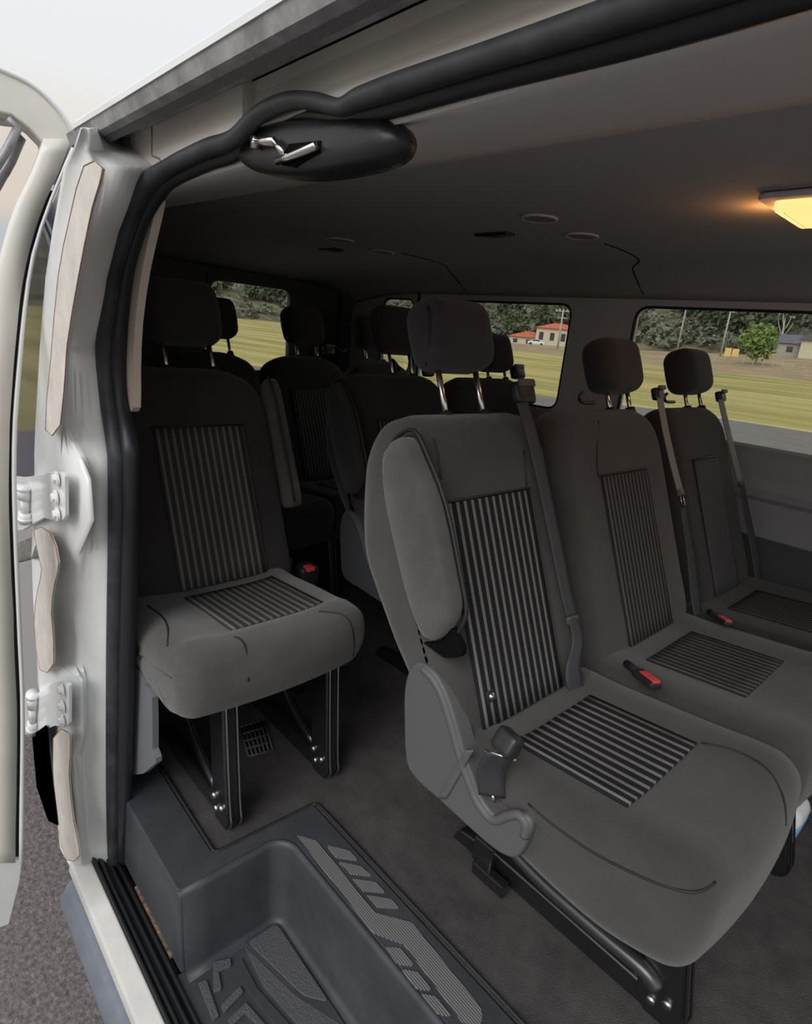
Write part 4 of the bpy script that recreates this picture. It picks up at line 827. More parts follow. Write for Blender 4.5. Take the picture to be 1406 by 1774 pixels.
# ------------------------------------------------------------------ far side wall with windows
YF = 1.38
def ring_wall(name, x0, x1, z0, z1, holes, m, y=YF, th=0.03):
    """wall plate from cells around rounded window holes: grid of quads is avoided by bridging each hole to its cell"""
    bm = bmesh.new()
    xs = sorted(set([x0, x1]+[h[0]-.0 for h in holes]+[h[1]+.0 for h in holes]))
    # plates between windows
    cuts = [x0]
    for h in holes: cuts += [h[0]-.04, h[1]+.04]
    cuts.append(x1)
    zb, ztp = z0, z1
    def quad(a, b_, c, d_):
        prism_into(bm, [(a, y, c), (b_, y, c), (b_, y, d_), (a, y, d_)], (0, th, 0))
    for i in range(0, len(cuts), 2): quad(cuts[i], cuts[i+1], z0, z1)
    for h in holes:
        a, b_, c, d_ = h
        A, B, C_, D_ = a-.04, b_+.04, z0, z1
        inner = rp_([(a, y, c), (b_, y, c), (b_, y, d_), (a, y, d_)], 0.05, 6)
        n = len(inner); outer = []
        for p in inner:
            dx_ = (p.x-(a+b_)/2)/((b_-a)/2); dz_ = (p.z-(c+d_)/2)/((d_-c)/2)
            mm = max(abs(dx_), abs(dz_))
            ox = (A+B)/2+(B-A)/2*max(-1, min(1, dx_/mm)); oz = (C_+D_)/2+(D_-C_)/2*max(-1, min(1, dz_/mm))
            outer.append(Vector((ox, y, oz)))
        vi = [bm.verts.new(p) for p in inner]; vo = [bm.verts.new(p) for p in outer]
        vi2 = [bm.verts.new(p+Vector((0, th, 0))) for p in inner]
        for i in range(n):
            j = (i+1) % n
            bm.faces.new((vi[i], vi[j], vo[j], vo[i])); bm.faces.new((vi[i], vi2[i], vi2[j], vi[j]))
    return struct(name, bm, m, smooth=False)
HOLES = [(-2.22, -1.99, 0.86, 1.215), (-1.93, -1.105, 0.815, 1.215), (-0.845, 0.62, 0.79, 1.215)]
ring_wall('wall_left', -2.62, 1.3, 0.70, 1.30, HOLES, PILLARP)
for i, h in enumerate(HOLES):
    a, b_, c, d_ = h
    w_ = struct('window_%d' % (i+1), prism_into(bmesh.new(), rp_([(a, YF+.018, c), (b_, YF+.018, c), (b_, YF+.018, d_), (a, YF+.018, d_)], .05, 6), (0, .004, 0)), GLASS, smooth=False)
    bm = tube_into(bmesh.new(), rp_([(a, YF+.004, c), (b_, YF+.004, c), (b_, YF+.004, d_), (a, YF+.004, d_)], .05, 6), .006, 6, closed=True)
    link('window_rubber', bm, RUB, w_)
# lower wall panels
extrude_x('wall_left_panel', [(1.39, 0.815), (1.372, 0.808), (1.362, 0.79), (1.358, 0.74), (1.350, 0.725), (1.342, 0.69), (1.345, 0.665), (1.356, 0.65), (1.358, 0.54), (1.372, 0.53), (1.40, 0.53)], -2.6, 1.3, WALLP)
extrude_x('wall_left_lower', [(1.375, 0.545), (1.372, 0.53), (1.368, 0.05), (1.36, 0.0), (1.40, 0.0), (1.40, 0.545)], -2.6, 1.3, WALLD)
extrude_x('wall_left_outer', [(1.42, 0.80), (1.44, 0.5), (1.46, -0.4), (1.44, -0.4), (1.41, 0.5), (1.40, 0.80)], -2.7, 1.3, PAINT, closed=True)
# rear wall with the back-door window
XB = -2.50
def rear_wall():
    bm = bmesh.new()
    for (ya, yb, za, zb) in ((-0.36, 1.40, -0.05, 0.80), (-0.36, 1.40, 1.23, 1.36), (-0.36, 0.57, 0.80, 1.23), (1.01, 1.40, 0.80, 1.23)):
        prism_into(bm, [(XB, ya, za), (XB, yb, za), (XB, yb, zb), (XB, ya, zb)], (-.04, 0, 0))
    for ya, yb in ((0.57, 1.01),):
        pass
    return bm
struct('wall_back', rear_wall(), WALLD, smooth=False)
for i, (ya, yb) in enumerate(((0.57, 1.01),)):
    fr_ = struct('window_%d' % (5+i), prism_into(bmesh.new(), [(XB-.02, ya, .80), (XB-.02, yb, .80), (XB-.02, yb, 1.23), (XB-.02, ya, 1.23)], (-.004, 0, 0)), GLASS, smooth=False)
    bm = bmesh.new()
    o_ = [Vector((XB+.003, ya-.004, .796)), Vector((XB+.003, yb+.004, .796)), Vector((XB+.003, yb+.004, 1.234)), Vector((XB+.003, ya-.004, 1.234))]
    inn = rp_([(XB+.003, ya+.01, .81), (XB+.003, yb-.01, .81), (XB+.003, yb-.01, 1.205), (XB+.003, ya+.01, 1.205)], .05, 6)
    vi = [bm.verts.new(p) for p in inn]
    vo = []
    for p in inn:
        dy_ = (p.y-(ya+yb)/2)/((yb-ya)/2-.01); dz_ = (p.z-1.0075)/.1975; mm = max(abs(dy_), abs(dz_))
        vo.append(bm.verts.new((XB+.003, (ya+yb)/2+((yb-ya)/2+.004)*dy_/mm, 1.015+.219*dz_/mm)))
    for k in range(len(vi)): bm.faces.new((vi[k], vi[(k+1) % len(vi)], vo[(k+1) % len(vi)], vo[k]))
    link('window_frame', bm, WALLD, fr_, smooth=False, mods=(('solid', .01, 0),))
extrude_x('trim_14', [(1.30, 0.55), (1.375, 0.55), (1.375, 1.26), (1.30, 1.28)], -2.56, -2.47, WALLD, closed=True)

# ------------------------------------------------------------------ seats
DX = -0.736
LN = Vector((0.92693, 0, 0.37523)); LT = Vector((-0.37523, 0, 0.92693)); LY = Vector((0, 1, 0))
def HY(k):
    a, b_ = D['posts'][k]
    return (a[1]+b_[1])/2
def LP(s, y, nn, k): return Vector((-0.241+DX*k, y, 0.447))+LT*s+LN*nn
BPROF = [(-0.03, -0.02), (0.02, 0.0), (0.12, 0.0), (0.25, 0.0), (0.38, 0.0), (0.47, -0.002), (0.515, -0.02), (0.53, -0.06), (0.515, -0.105), (0.46, -0.14), (0.32, -0.165), (0.17, -0.135), (0.08, -0.105), (0.0, -0.09)]
CPROF = [(0.095, 0.315), (0.136, 0.338), (0.150, 0.39), (0.147, 0.442), (0.118, 0.468), (0.08, 0.471), (0.0, 0.462), (-0.10, 0.453), (-0.183, 0.446), (-0.26, 0.442), (-0.30, 0.42), (-0.30, 0.36), (-0.15, 0.315), (0.0, 0.30)]
def cush(parent, k, ya, yb, rad=.04, iy=None, fab=None, stripe=None, ns=13, zoff=0.0, fx=0.0, prof=None, bow=.02, ix=(-.19, .0)):
    fab = fab or FAB
    X = DX*k
    yc = (ya+yb)/2; hw = (yb-ya)/2
    pr = prof or [(p[0]+(fx if p[0] > .05 else 0), p[1]+zoff) for p in CPROF]
    def warp(c):
        t = (c.y-yc)/hw
        g = max(0, min(1, (c.x+.05)/.2))
        return Vector((c.x-bow*g*t*t, c.y, c.z+.008*math.exp(-((abs(t)-.75)/.2)**2)*(1 if c.z > .42+zoff else 0)))
    o = soft('seat_cushion', pr, ya, yb, rad, fab, parent, warp, xf=lambda c: Vector((c.x+X, c.y, c.z)), mid=12)
    if iy:
        g = []
        for i in range(13):
            y = iy[0]+(iy[1]-iy[0])*i/12
            row = []
            for j in range(9):
                x = ix[0]+(ix[1]-ix[0])*j/8
                z = .446+(x+.183)*.0875 + zoff + .0035 + .008*math.exp(-((abs((y-yc)/hw)-.75)/.2)**2)
                row.append((X+x, y, z))
            g.append(row)
        W = iy[1]-iy[0]
        sheet('striped_insert', g, stripe or STR, o, uvs=lambda a, b_: (a/12*ns, b_/8*.19/.2), thick=.003)
    return o
def back(parent, k, ya, yb, rad=.055, iy=None, fab=None, stripe=None, ns=15, si=(.0, .371), plain=False, round_=0.10, flare=0.0, th=1.0):
    fab = fab or FAB
    yc = (ya+yb)/2; hw = (yb-ya)/2
    def warp(c):      # c = (s, y, nn)
        t = abs(c.y-yc)-(hw-round_)
        s = c.x
        if t > 0 and s > .25: s -= (t/round_)**2*0.06*min(1, (s-.25)/.2)
        y = yc+(c.y-yc)*(1+flare*max(0, min(1, (.2-c.x)/.2)))
        return Vector((s, y, c.z))
    o = soft('backrest', [(p[0], p[1]*th if p[1] < -.03 else p[1]) for p in BPROF], ya, yb, rad, fab, parent, warp, xf=lambda c: LP(c.x, c.y, c.z, k), mid=10)
    if iy:
        g = [[LP(si[0]+(si[1]-si[0])*j/10, iy[0]+(iy[1]-iy[0])*i/12, .003, k) for j in range(11)] for i in range(13)]
        sheet('striped_insert', g, stripe or STR, o, uvs=lambda a, b_: (a/12*ns, b_/10*.371/.2), thick=.003)
        # seam line above the insert and up both sides
        bm = tube_into(bmesh.new(), [LP(si[1]+.003, iy[0]-.004, .003, k), LP(si[1]+.003, iy[1]+.004, .003, k)], .0022, 6)
        link('seam', bm, PIPE, o)
    return o
def head(parent, k, yc, s0=.575, h=.135, w_=.088, posts=(-.050, .050), t_=.042, fab=None, z=0):
    def warp(q):
        q = Vector(q)
        # narrower at the bottom, bulged front
        a = (q[2]/(h/2))
        q[1] *= 1-.06*max(0, -a)-.05*max(0, a)
        q[0] *= 1+.10*(1-(q[1]/w_)**2)
        return q
    o = rbox('headrest', LP(s0+h/2, yc, -.045, k), (t_, w_, h/2), 0.034, fab or HEADF, parent, (LN, LY, LT), n=7, warp=warp)
    for py in posts:
        bm = tube_into(bmesh.new(), [LP(.49, yc+py, -.045, k), LP(s0+.03, yc+py, -.045, k)], .0055, 12)
        link('headrest_post', bm, CHROME, o)
        bm = tube_into(bmesh.new(), [LP(.515, yc+py, -.045, k), LP(.532, yc+py, -.045, k)], [.014, .011], 12)
        link('post_guide', bm, PLAS_B, o)
    return o
def armrest(parent, k, dy=0.0, fab=None):
    off_ = Vector((DX*k, dy, 0))
    pts = [Vector(p)+off_ for p in smooth_path(D['armA'], 3, True)]
    c = sum(pts, Vector())/len(pts)
    bm = bmesh.new(); rr = []
    for s_, d in ((.88, .000), (.96, .003), (1.0, .011), (1.0, .022), (1.0, .028)):
        rr.append([bm.verts.new(c+(p-c)*s_+Vector((0, d, 0))) for p in pts])
    for A, B in zip(rr, rr[1:]):
        for i in range(len(A)): bm.faces.new((A[i], A[(i+1) % len(A)], B[(i+1) % len(A)], B[i]))
    bm.faces.new(rr[0]); bm.faces.new(rr[-1])
    o = link('armrest', bm, fab or FAB_W, parent)
    # piping around the recess
    pts2 = [c+(p-c)*1.07+Vector((0, .030, 0)) for p in pts]
    link('recess_piping', tube_into(bmesh.new(), pts2, .0035, 6, closed=True), PIPE, o)
    return o
def side_cover(parent, k, dy=0.0, m=None):
    off_ = Vector((DX*k, dy, 0))
    pts = [Vector(p)+off_ for p in smooth_path(D['coverA'], 3, True)]
    o = prism('side_cover', pts, (0, .035, 0), m or PLAS, parent, bev=.006)
    # raised rim on the front edge
    q = [Vector(p)+off_+Vector((0, -.002, 0)) for p in D['coverA'][1:13]]
    link('cover_rim', tube_into(bmesh.new(), smooth_path([p+Vector((-.009, .005, -.009)) for p in q], 4), .0075, 10), m or PLAS, o)
    return o
def leg_frame(parent, k, y, rail_x0=-.36, x1=.02, top=(-.02, .33), strut=True, w_=.032):
    """pressed black steel leg: floor rail, upright plate with bright rolled edges, bolted foot"""
    X = DX*k
    lg = prism('leg', [(X+x1-.030, y-w_/2, .0), (X+x1+.018, y-w_/2, 0), (X+x1+.030, y-w_/2, .03), (X+x1+.022, y-w_/2, .07), (X+top[0]+.02, y-w_/2, top[1]), (X+top[0]-.045, y-w_/2, top[1]), (X+x1-.045, y-w_/2, .08), (X+x1-.05, y-w_/2, .03)], (0, w_, 0), BLKM, parent, bev=.005)
    bm = bmesh.new()
    for dy in (-w_*.32, w_*.32):
        tube_into(bm, smooth_path([(X+top[0]+.024, y+dy, top[1]), (X+x1+.026, y+dy, .08), (X+x1+.034, y+dy, .03), (X+x1+.022, y+dy, .006)], 3), .0025, 6)
    link('rolled_edge', bm, STEEL if k == 1 else BLKM, lg)
    bm = bmesh.new()
    for xx, zz in ((X+x1-.02, .035), (X+x1+.004, .052), (X+x1-.03, .062)):
        tube_into(bm, [(xx, y-w_/2-.006, zz), (xx, y-w_/2+.004, zz)], .008, 8)
    link('bolt', bm, STEEL, lg)
    rl = prism('floor_rail', [(X+rail_x0, y-.012, .0), (X+x1, y-.012, 0), (X+x1, y-.012, .04), (X+x1-.06, y-.012, .045), (X+rail_x0+.12, y-.012, .05), (X+rail_x0+.02, y-.012, .035)], (0, .026, 0), BLKM, parent, bev=.006)
    if strut:
        bm = tube_into(bmesh.new(), smooth_path([(X+x1-.05, y, .05), (X+x1-.20, y, .13), (X+rail_x0+.03, y, .33)], 4), .011, 8)
        link('strut', bm, BLKM, parent)
    return lg
def belt_guide(parent, p, k, s=1.0):
    c = Vector(p)
    g = rbox('belt_guide', c+Vector((0, 0, -.004)), (.012*s, .026*s, .020*s), .008*s, PLAS_B, parent, (LN, LY, LT), n=3)
    rbox('guide_cap', c+LN*.012+LT*.012*s, (.004, .022*s, .007*s), .0035, PLAS, g, (LN, LY, LT), n=3)
    return g
def belt(parent, pts, low, k, m, width=.024, tongue=True, wv=(0.25, .95, .1), lm=None, chrome=CHROME):
    b_ = ribbon('seat_belt', pts, wv, width, m, parent)
    e_ = Vector(pts[-1])
    if tongue:
        d_ = (Vector(pts[-1])-Vector(pts[-2])).normalized()
        rbox('tongue_grip', e_+d_*.006, (.005, .017, .008), .004, PLAS, b_, (LN, LY, LT), n=3)
        pr_ = [e_+d_*.013+LY*-.008, e_+d_*.013+LY*.008, e_+d_*.040+LY*.007, e_+d_*.040+LY*-.007]
        tt = link('tongue', tube_into(bmesh.new(), pr_, .0022, 6, closed=True), chrome, b_)
    if low: ribbon('lap_belt', low, wv, width*1.15, lm or BELT, parent, widths=[width*.8, width*1.2, width*1.5, width*1.1] if len(low) > 3 else None)
    return b_
def buckle(parent, pts, red=True, s=1.0):
    a, b_ = Vector(pts[-2]), Vector(pts[-1])
    t = (b_-a).normalized(); y = t.cross(Vector((0, 0, 1))).normalized(); z = y.cross(t)
    o = rbox('buckle', (a+b_)/2, ((b_-a).length/2, .0125*s, .008*s), .005*s, PLAS_B, parent, (t, y, z), n=4)
    if red: rbox('release_button', a+(b_-a)*.62+z*.0065*s, ((b_-a).length*.36, .008*s, .0035*s), .0015*s, RED, o, (t, y, z), n=3)
    if len(pts) > 2: link('buckle_stalk', tube_into(bmesh.new(), [Vector(p) for p in pts[:-1]], .008*s, 8), PLAS_B, o)
    return o

# three-seat bench in front
A = thing('bench_seat', 'dark grey three-seat bench with pinstripe inserts, nearest on the right', 'seat', (-0.1, 0.6, 0))
cush(A, 0, -0.052, 0.335, rad=.032, iy=(0.0, 0.232), ns=12, fab=FAB)
cush(A, 0, 0.335, 0.795, rad=.03, iy=(0.452, 0.675), ns=13, fab=FAB, stripe=STR_D)
cush(A, 0, 0.795, 1.25, rad=.03, iy=(0.90, 1.12), ns=13, fab=FAB_D, stripe=STR_D)
back(A, 0, -0.058, 0.308, rad=.035, th=1.12, round_=.05, iy=(-0.012, 0.217), ns=12.5, fab=FAB)
back(A, 0, 0.325, 0.822, iy=(0.475, 0.682), ns=13, fab=FAB, stripe=STR_D)
back(A, 0, 0.845, 1.262, iy=(0.955, 1.12), ns=11, fab=FAB_D, stripe=mat('fine_weave', (0.07, 0.07, 0.075), .95, bump=.3, bscale=600))
head(A, 0, HY('S1'), s0=.605, h=.128, w_=.086)
head(A, 0, HY('S2'), s0=.568, h=.132)
head(A, 0, HY('S3'), s0=.568, h=.13)
armrest(A, 0); side_cover(A, 0)
link('piping', tube_into(bmesh.new(), smooth_path([(-0.5239, 0.0504, 1.0971), (-0.5121, 0.0471, 1.0691), (-0.5066, 0.0449, 1.0361), (-0.5174, 0.0537, 0.9994)], 3), 0.0018, 6), PIPE, A)
link('piping', tube_into(bmesh.new(), smooth_path([(-0.1141, -0.0525, 0.4209), (-0.0691, -0.0526, 0.4172), (-0.0071, -0.0526, 0.421), (0.0536, -0.0526, 0.4362), (0.0989, -0.049, 0.4524), (0.116, -0.0366, 0.4593), (0.1227, -0.0173, 0.465)], 3), 0.0018, 6), PIPE, A)
link('piping', tube_into(bmesh.new(), smooth_path([(0.0046, 0.2393, 0.4654), (0.0461, 0.2538, 0.4724), (0.0933, 0.2472, 0.4753), (0.1279, 0.2204, 0.462), (0.1455, 0.1871, 0.4438)], 3), 0.0018, 6), PIPE, A)
link('piping', tube_into(bmesh.new(), smooth_path([(-0.4239, -0.0054, 0.89), (-0.4098, -0.0064, 0.8643), (-0.3951, -0.0079, 0.8294)], 3), 0.0018, 6), PIPE, A)
link('piping', tube_into(bmesh.new(), smooth_path([(-0.4079, 0.2224, 0.8604), (-0.3826, 0.2125, 0.7983)], 3), 0.0018, 6), PIPE, A)
link('piping', tube_into(bmesh.new(), smooth_path([(-0.4329, 0.5208, 0.9025), (-0.4018, 0.4801, 0.846), (-0.3809, 0.4672, 0.7943)], 3), 0.0018, 6), PIPE, A)

# armrest pivot pocket
prism('pivot_pocket', rp_([Vector(p) for p in D['pocket']], .008), (0, .012, 0), BLACK, A, bev=.002)
g = leg_frame(A, 0, 0.17, rail_x0=-.40, x1=.075, top=(.03, .34))
leg_frame(A, 0, 0.66, rail_x0=-.40, x1=.09, top=(.03, .34))
bm = tube_into(bmesh.new(), smooth_path([(-0.24, .150, .10), (-0.16, .145, .092), (-0.05, .145, .088), (0.03, .148, .085), (.06, .15, .07)], 4), .014, 10)
link('cross_tube', bm, mat('satin_black', (.03, .03, .032), .3, spec=.8), A)
bm = bmesh.new(); box_into(bm, (-.30, .15, .05), (.05, .03, .06)); box_into(bm, (-.27, .13, .02), (.08, .02, .03))
link('rail_latch', bm, BLKM, A, smooth=False, mods=(('bevel', .004, 2),))
belt_guide(A, D['guideS1'], 0, 1.1); belt_guide(A, D['guideS2'], 0, .8); belt_guide(A, D['guideS3'], 0, .8)
belt(A, D['beltS1'], D['beltS1b'], 0, BELT, .026)
belt(A, D['beltS2'], D['beltS2b'], 0, BELTG, .022)
belt(A, D['beltS3'], D['beltS3b'], 0, BELTG, .024)
rbox('belt_anchor', Vector(D['beltS3b'][-1])+Vector((0, 0, -.005)), (.008, .02, .008), .004, STEEL, A)
buckle(A, D['buck2']); buckle(A, D['buck3'], s=.9)
b1_ = [Vector(p) for p in D['buck1']]
bk_ = buckle(A, [b1_[2], b1_[3]], red=False, s=1.6)
ribbon('buckle_webbing', [b1_[0], b1_[1], b1_[2]], (.75, .5, .1), .040, BELT, A, thick=.003)
bm = tube_into(bmesh.new(), [b1_[2]+Vector((-.02, -.01, -.004)), b1_[2]+Vector((.022, .006, .0))], .0022, 6)
link('buckle_edge', bm, CHROME, A)
bm = tube_into(bmesh.new(), [b1_[0]+Vector((0, 0, .004)), b1_[0]+Vector((.006, 0, -.008))], .003, 6)
link('webbing_ring', bm, CHROME, A)
for cc in ((0.515, .49), (0.935, .905)):
    q = LP(.545, cc[0], -.03, 0)
    link('coat_hook', tube_into(bmesh.new(), smooth_path([q+Vector((0, .045, -.004)), q+Vector((0, .01, -.004)), q+Vector((.0, -.014, 0)), q+Vector((.0, -.022, .012)), q+Vector((.0, -.010, .018))], 3), .0042, 8), PLAS_B, A)
q = Vector(D['stud'])
bm = tube_into(bmesh.new(), [q, q+LN*.008], .0065, 12); link('snap_stud', bm, CHROME, A)
rbox('snap_tab', q+LN*.001, (.002, .011, .011), .0015, PIPE, A, (LN, LY, LT), n=2)
ribbon('cover_strap', D['strap'], (.8, .1, .5), .018, PLAS, A, thick=.003)

# single seat by the door
B = thing('passenger_seat', 'single grey striped passenger seat just inside the left door pillar', 'seat', (-0.8, -0.1, 0))
CP_B = [(0.040, 0.322), (0.085, 0.340), (0.114, 0.39), (0.112, 0.435), (0.090, 0.462), (0.04, 0.468), (0.0, 0.462), (-0.10, 0.455), (-0.183, 0.446), (-0.26, 0.442), (-0.29, 0.42), (-0.29, 0.37), (-0.15, 0.33), (0.0, 0.315)]
cush(B, 1, -0.335, 0.090, rad=.042, iy=(-0.205, 0.012), ns=13, fab=FAB_W, stripe=STR_B, prof=CP_B, ix=(-.205, .012), bow=.03)
back(B, 1, -0.32, 0.112, rad=.05, iy=(-0.200, 0.020), ns=12.5, fab=FAB_D, stripe=STR_B, round_=.13)
head(B, 1, HY('B'), s0=.588, h=.155, w_=.095, posts=(-.060, .058))
bm = bmesh.new()
pts = [LP(s_, .118, n_2, 1) for s_, n_2 in ((.50, -.02), (.46, .004), (.30, .012), (.17, .016), (.155, -.01), (.17, -.05), (.30, -.06), (.46, -.06))]
prism('armrest', smooth_path(pts, 3, True), (0, .032, 0), FAB_W, B, bev=.008)
link('recess_piping', tube_into(bmesh.new(), smooth_path([LP(s_, .119, n_2, 1) for s_, n_2 in ((.515, -.02), (.47, .010), (.30, .018), (.165, .022))], 4), .003, 6), PIPE, B)
leg_frame(B, 1, -0.205, rail_x0=-.36, x1=.012, top=(-.01, .36), w_=.036)
leg_frame(B, 1, 0.050, rail_x0=-.36, x1=.012, top=(-.01, .36), w_=.036)
prism('seat_pan', rp_([(-1.03, -.27, .37), (-.70, -.27, .37), (-.70, .04, .37), (-1.03, .04, .37)], .03), (0, 0, -.045), BLKM, B, bev=.01)
bm = tube_into(bmesh.new(), smooth_path([(-.93, -.335, .44), (-.90, -.34, .42), (-.86, -.335, .405), (-.84, -.33, .39)], 3), .009, 8)
link('recline_lever', bm, PLAS_B, B)
link('piping', tube_into(bmesh.new(), smooth_path([(-0.6901, -0.2147, 0.4694), (-0.673, -0.2081, 0.468), (-0.6434, -0.2141, 0.4596), (-0.6243, -0.2187, 0.4097)], 3), 0.0018, 6), PIPE, B)
link('piping', tube_into(bmesh.new(), smooth_path([(-0.6919, -0.0202, 0.4702), (-0.66, 0.0109, 0.4701), (-0.6397, 0.0247, 0.4531), (-0.6325, 0.0318, 0.4129), (-0.6443, 0.0429, 0.3684)], 3), 0.0018, 6), PIPE, B)
link('piping', tube_into(bmesh.new(), smooth_path([(-0.9295, -0.2878, 0.4534), (-0.8559, -0.287, 0.4609), (-0.7923, -0.2994, 0.4647), (-0.7443, -0.3199, 0.4564)], 3), 0.0018, 6), PIPE, B)


# two-seat bench behind the front one
B2 = thing('bench_seat', 'two-seat dark bench with folded armrest, behind the nearest headrest', 'seat', (-0.9, 0.75, 0))
cush(B2, 1, 0.345, 0.80, iy=(.45, .67), fab=FAB_D, stripe=STR_D)
cush(B2, 1, 0.80, 1.25, iy=(.90, 1.12), fab=FAB_D, stripe=STR_D)
back(B2, 1, 0.352, 0.80, iy=(.46, .68), fab=FAB_D, stripe=STR_D)
back(B2, 1, 0.815, 1.262, iy=(.93, 1.15), fab=FAB_D, stripe=STR_D)
head(B2, 1, HY('B2'), s0=.60, h=.150, w_=.090, posts=(-.045, .042))
head(B2, 1, 1.125, s0=.555, h=.14, w_=.088)
armrest(B2, 1, .405, FAB_D); side_cover(B2, 1, .405, WALLD)
leg_frame(B2, 1, .52); leg_frame(B2, 1, 1.05)
link('rear_belt', tube_into(bmesh.new(), [LP(.53, .66, -.10, 1), LP(.60, .675, -.12, 1), LP(.57, .70, -.12, 1)], .010, 8), PLAS_B, B2)
belt_guide(B2, LP(.555, 1.24, -.03, 1), 1, 1.3)
belt_guide(B2, LP(.545, .745, -.03, 1), 1, .9)

# rear four-seat bench
Cb = thing('bench_seat', 'black rear bench row against the back window, farthest in the van', 'seat', (-1.75, 0.5, 0))
for ya, yb in ((-0.31, .10), (.105, .51), (.518, .935), (.945, 1.33)):
    yc = (ya+yb)/2
    cush(Cb, 2, ya, yb, iy=(yc-.10, yc+.10), fab=FAB_D, stripe=STR_D)
    back(Cb, 2, ya, yb, iy=(yc-.11, yc+.12), fab=FAB_D, stripe=STR_D, round_=.16)
    head(Cb, 2, yc+.05 if yc < .6 else (HY('C') if yc < 1 else HY('C2')), s0=.585, h=.15, w_=.095)
for y in (.0, .58, .80, 1.2): leg_frame(Cb, 2, y, strut=False)
belt_guide(Cb, LP(.56, .865, -.03, 2), 2, 1.0)
link('belt_loop', tube_into(bmesh.new(), smooth_path([LP(.55, .83, -.02, 2), LP(.575, .88, -.02, 2), LP(.55, .93, -.02, 2), LP(.565, .95, -.02, 2)], 3), .006, 6), PLAS_B, Cb)

# loose buckle on its stalk between the single seat and the bench
bk = thing('seatbelt_buckle', 'black seatbelt buckle with red button standing on the floor in the aisle', 'buckle', (-1.10, .16, 0))
q0 = Vector(D['redb'])
rbox('buckle_body', q0+Vector((-.012, 0, -.022)), (.030, .030, .028), .012, PLAS_B, bk, n=4)
rbox('release_button', q0+Vector((.012, -.004, .004)), (.014, .012, .006), .003, RED, bk, n=3)
link('stalk', tube_into(bmesh.new(), [q0+Vector((-.02, 0, -.03)), (q0.x-.03, q0.y+.01, 0)], .016, 8), PLAS_B, bk)

# packet under the bench
pk = thing('drinks_packet', 'crumpled blue and white packet lying under the front bench', 'packet', (D['packet'][0], D['packet'][1], 0))
pc = Vector(D['packet'])
rbox('wrapper', (pc.x, pc.y, pc.z), (.03, .05, pc.z), .02, WHITE, pk, n=4, warp=lambda q: Vector((q[0]+.006*math.sin(q[2]*90), q[1]+.005*math.sin(q[2]*70), q[2])))
rbox('blue_label', (pc.x, pc.y, pc.z*.8), (.0325, .0525, pc.z*.35), .02, BLUE, pk, n=4, warp=lambda q: Vector((q[0]+.006*math.sin(q[2]*90), q[1]+.005*math.sin(q[2]*70), q[2])))

# floor grille
gr = thing('floor_grille', 'black rubber grid vent let into the carpet under the single seat', 'vent', (-.93, -.02, 0))
g_ = [Vector(p) for p in D['grille']]
bm = bmesh.new()
for t in range(7):
    a = g_[0].lerp(g_[1], t/6); b_ = g_[3].lerp(g_[2], t/6); tube_into(bm, [a+Vector((0, 0, .003)), b_+Vector((0, 0, .003))], .003, 5)
for t in range(5):
    a = g_[0].lerp(g_[3], t/4); b_ = g_[1].lerp(g_[2], t/4); tube_into(bm, [a+Vector((0, 0, .003)), b_+Vector((0, 0, .003))], .003, 5)
link('grid', bm, STEPR, gr)
prism('grille_base', g_, (0, 0, .0015), BLACK, gr)

# ------------------------------------------------------------------ open half door on the left, hinges
dr = bpy.data.objects.new('door_1', None); COL.objects.link(dr); dr.location = (-.88, -.5, -.37); dr['kind'] = 'structure'
def dpoly(nm, key, m, th):
    l, r_ = D['ds'][key]
    g = [[Vector(a), Vector(a).lerp(Vector(b_), .5), Vector(b_)] for a, b_ in zip(smooth_path(l, 2), smooth_path(r_, 2))]
    return sheet(nm, g, m, dr, thick=th, off=-1)
dpoly('door_lip', 'lip', PAINT, .010)
dpoly('door_weatherstrip', 'seal', PIPE, .006)
dpoly('window_post', 'post', PAINT_C, .012)
for k_ in ('g1', 'g2', 'g3'): dpoly('pressed_line', k_, mat('pressed_edge', (.36, .33, .30), .7), .002)
prism('door_skin', [Vector(p) for p in D['skin']], (-.03, 0, 0), PAINT, dr, bev=.004)
top_ = [Vector(p) for p in D['door_px_top']]
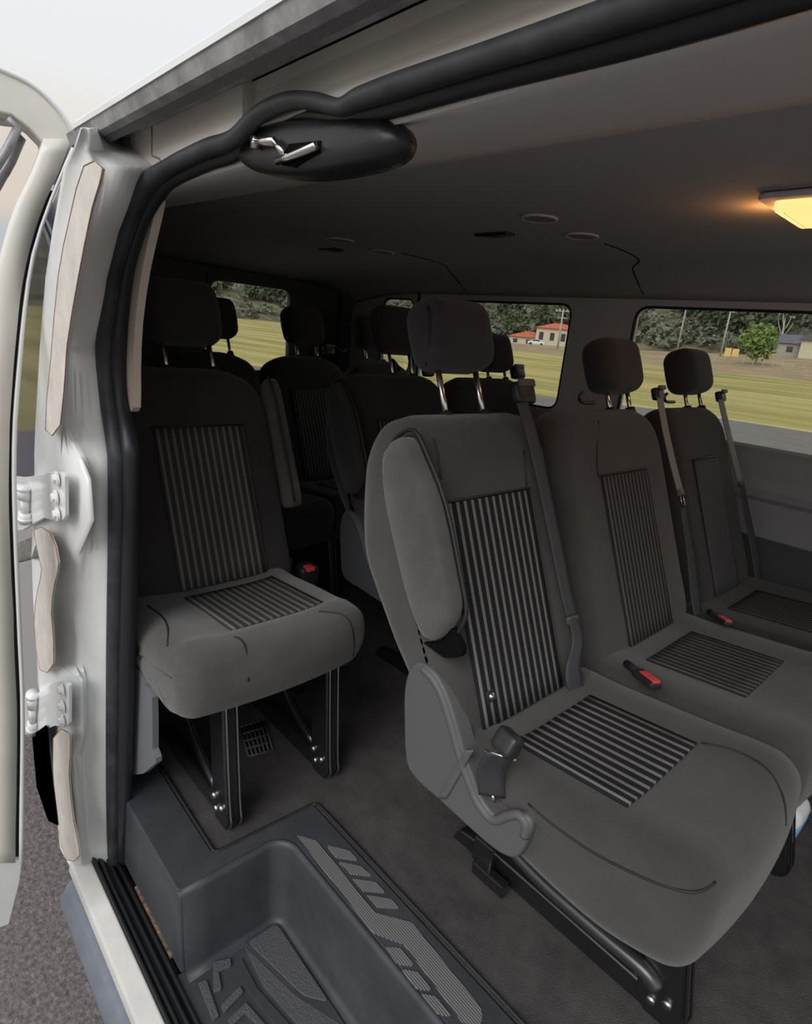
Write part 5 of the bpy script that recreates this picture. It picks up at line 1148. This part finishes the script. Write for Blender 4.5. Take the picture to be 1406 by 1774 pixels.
prism('window_header', [top_[0]+Vector((0, -.09, .006))]+top_+[top_[-1]+Vector((0, -.09, 0))], (-.035, 0, 0), PAINT_C, dr, bev=.004)
link('header_edge', tube_into(bmesh.new(), smooth_path([top_[0]+Vector((0, -.09, .006))]+top_[:4], 4), .004, 8), PAINT, dr)
link('window_glass', prism_into(bmesh.new(), [Vector(p) for p in D['glass']], (-.004, 0, 0)), GLASS_D, dr, smooth=False)
link('glass_channel', tube_into(bmesh.new(), [Vector(p) for p in D['chan']], .006, 8), GALV, dr)
prism('door_bottom_lip', [Vector(p) for p in D['door_low']], (-.02, 0, 0), PAINT, dr, bev=.003)

def hinge(key):
    H = D[key]
    t = prism('door_hinge', rp_([Vector(p) for p in H['plate']], .006, 3), (0, -.006, 0), PAINT, dr, bev=.002)
    for p in H['bolts']:
        c = Vector(p)
        bm = tube_into(bmesh.new(), [c+Vector((0, -.004, 0)), c+Vector((0, -.0085, 0))], .0125, 16)
        tube_into(bm, [c+Vector((0, -.0080, 0)), c+Vector((0, -.013, 0))], [.0085, .0075], 6)
        link('bolt', bm, PAINT, t, smooth=False, mods=(('bevel', .0008, 2),))
    a, b_ = Vector(H['kn'][0]), Vector(H['kn'][1])
    ax = (b_-a)
    bm = tube_into(bmesh.new(), [a, a+ax*.3], .012, 14); tube_into(bm, [a+ax*.3, a+ax*.7], .008, 14); tube_into(bm, [a+ax*.7, b_], .012, 14)
    tube_into(bm, [a-ax*.04, a+ax*.03], .015, 14); tube_into(bm, [b_-ax*.16, b_-ax*.08], .014, 14)
    link('hinge_knuckle', bm, PAINT, t)
hinge('hinge_up'); hinge('hinge_lo')
ck = ribbon('door_check', D['check'], (0, .2, 1), .05, mat('check_strap', (.16, .155, .14), .95, bump=.6, bscale=300, var=.3, vscale=60), None, thick=.006)
tag(ck, 'grey woven check strap below the upper door hinge', 'strap')
prism_ = prism('mud_flap', [Vector(p) for p in D['flap']], (-.02, .0, 0), NAVY, None, bev=.004)
tag(prism_, 'dark navy glossy flap hanging below the lower door hinge', 'flap')
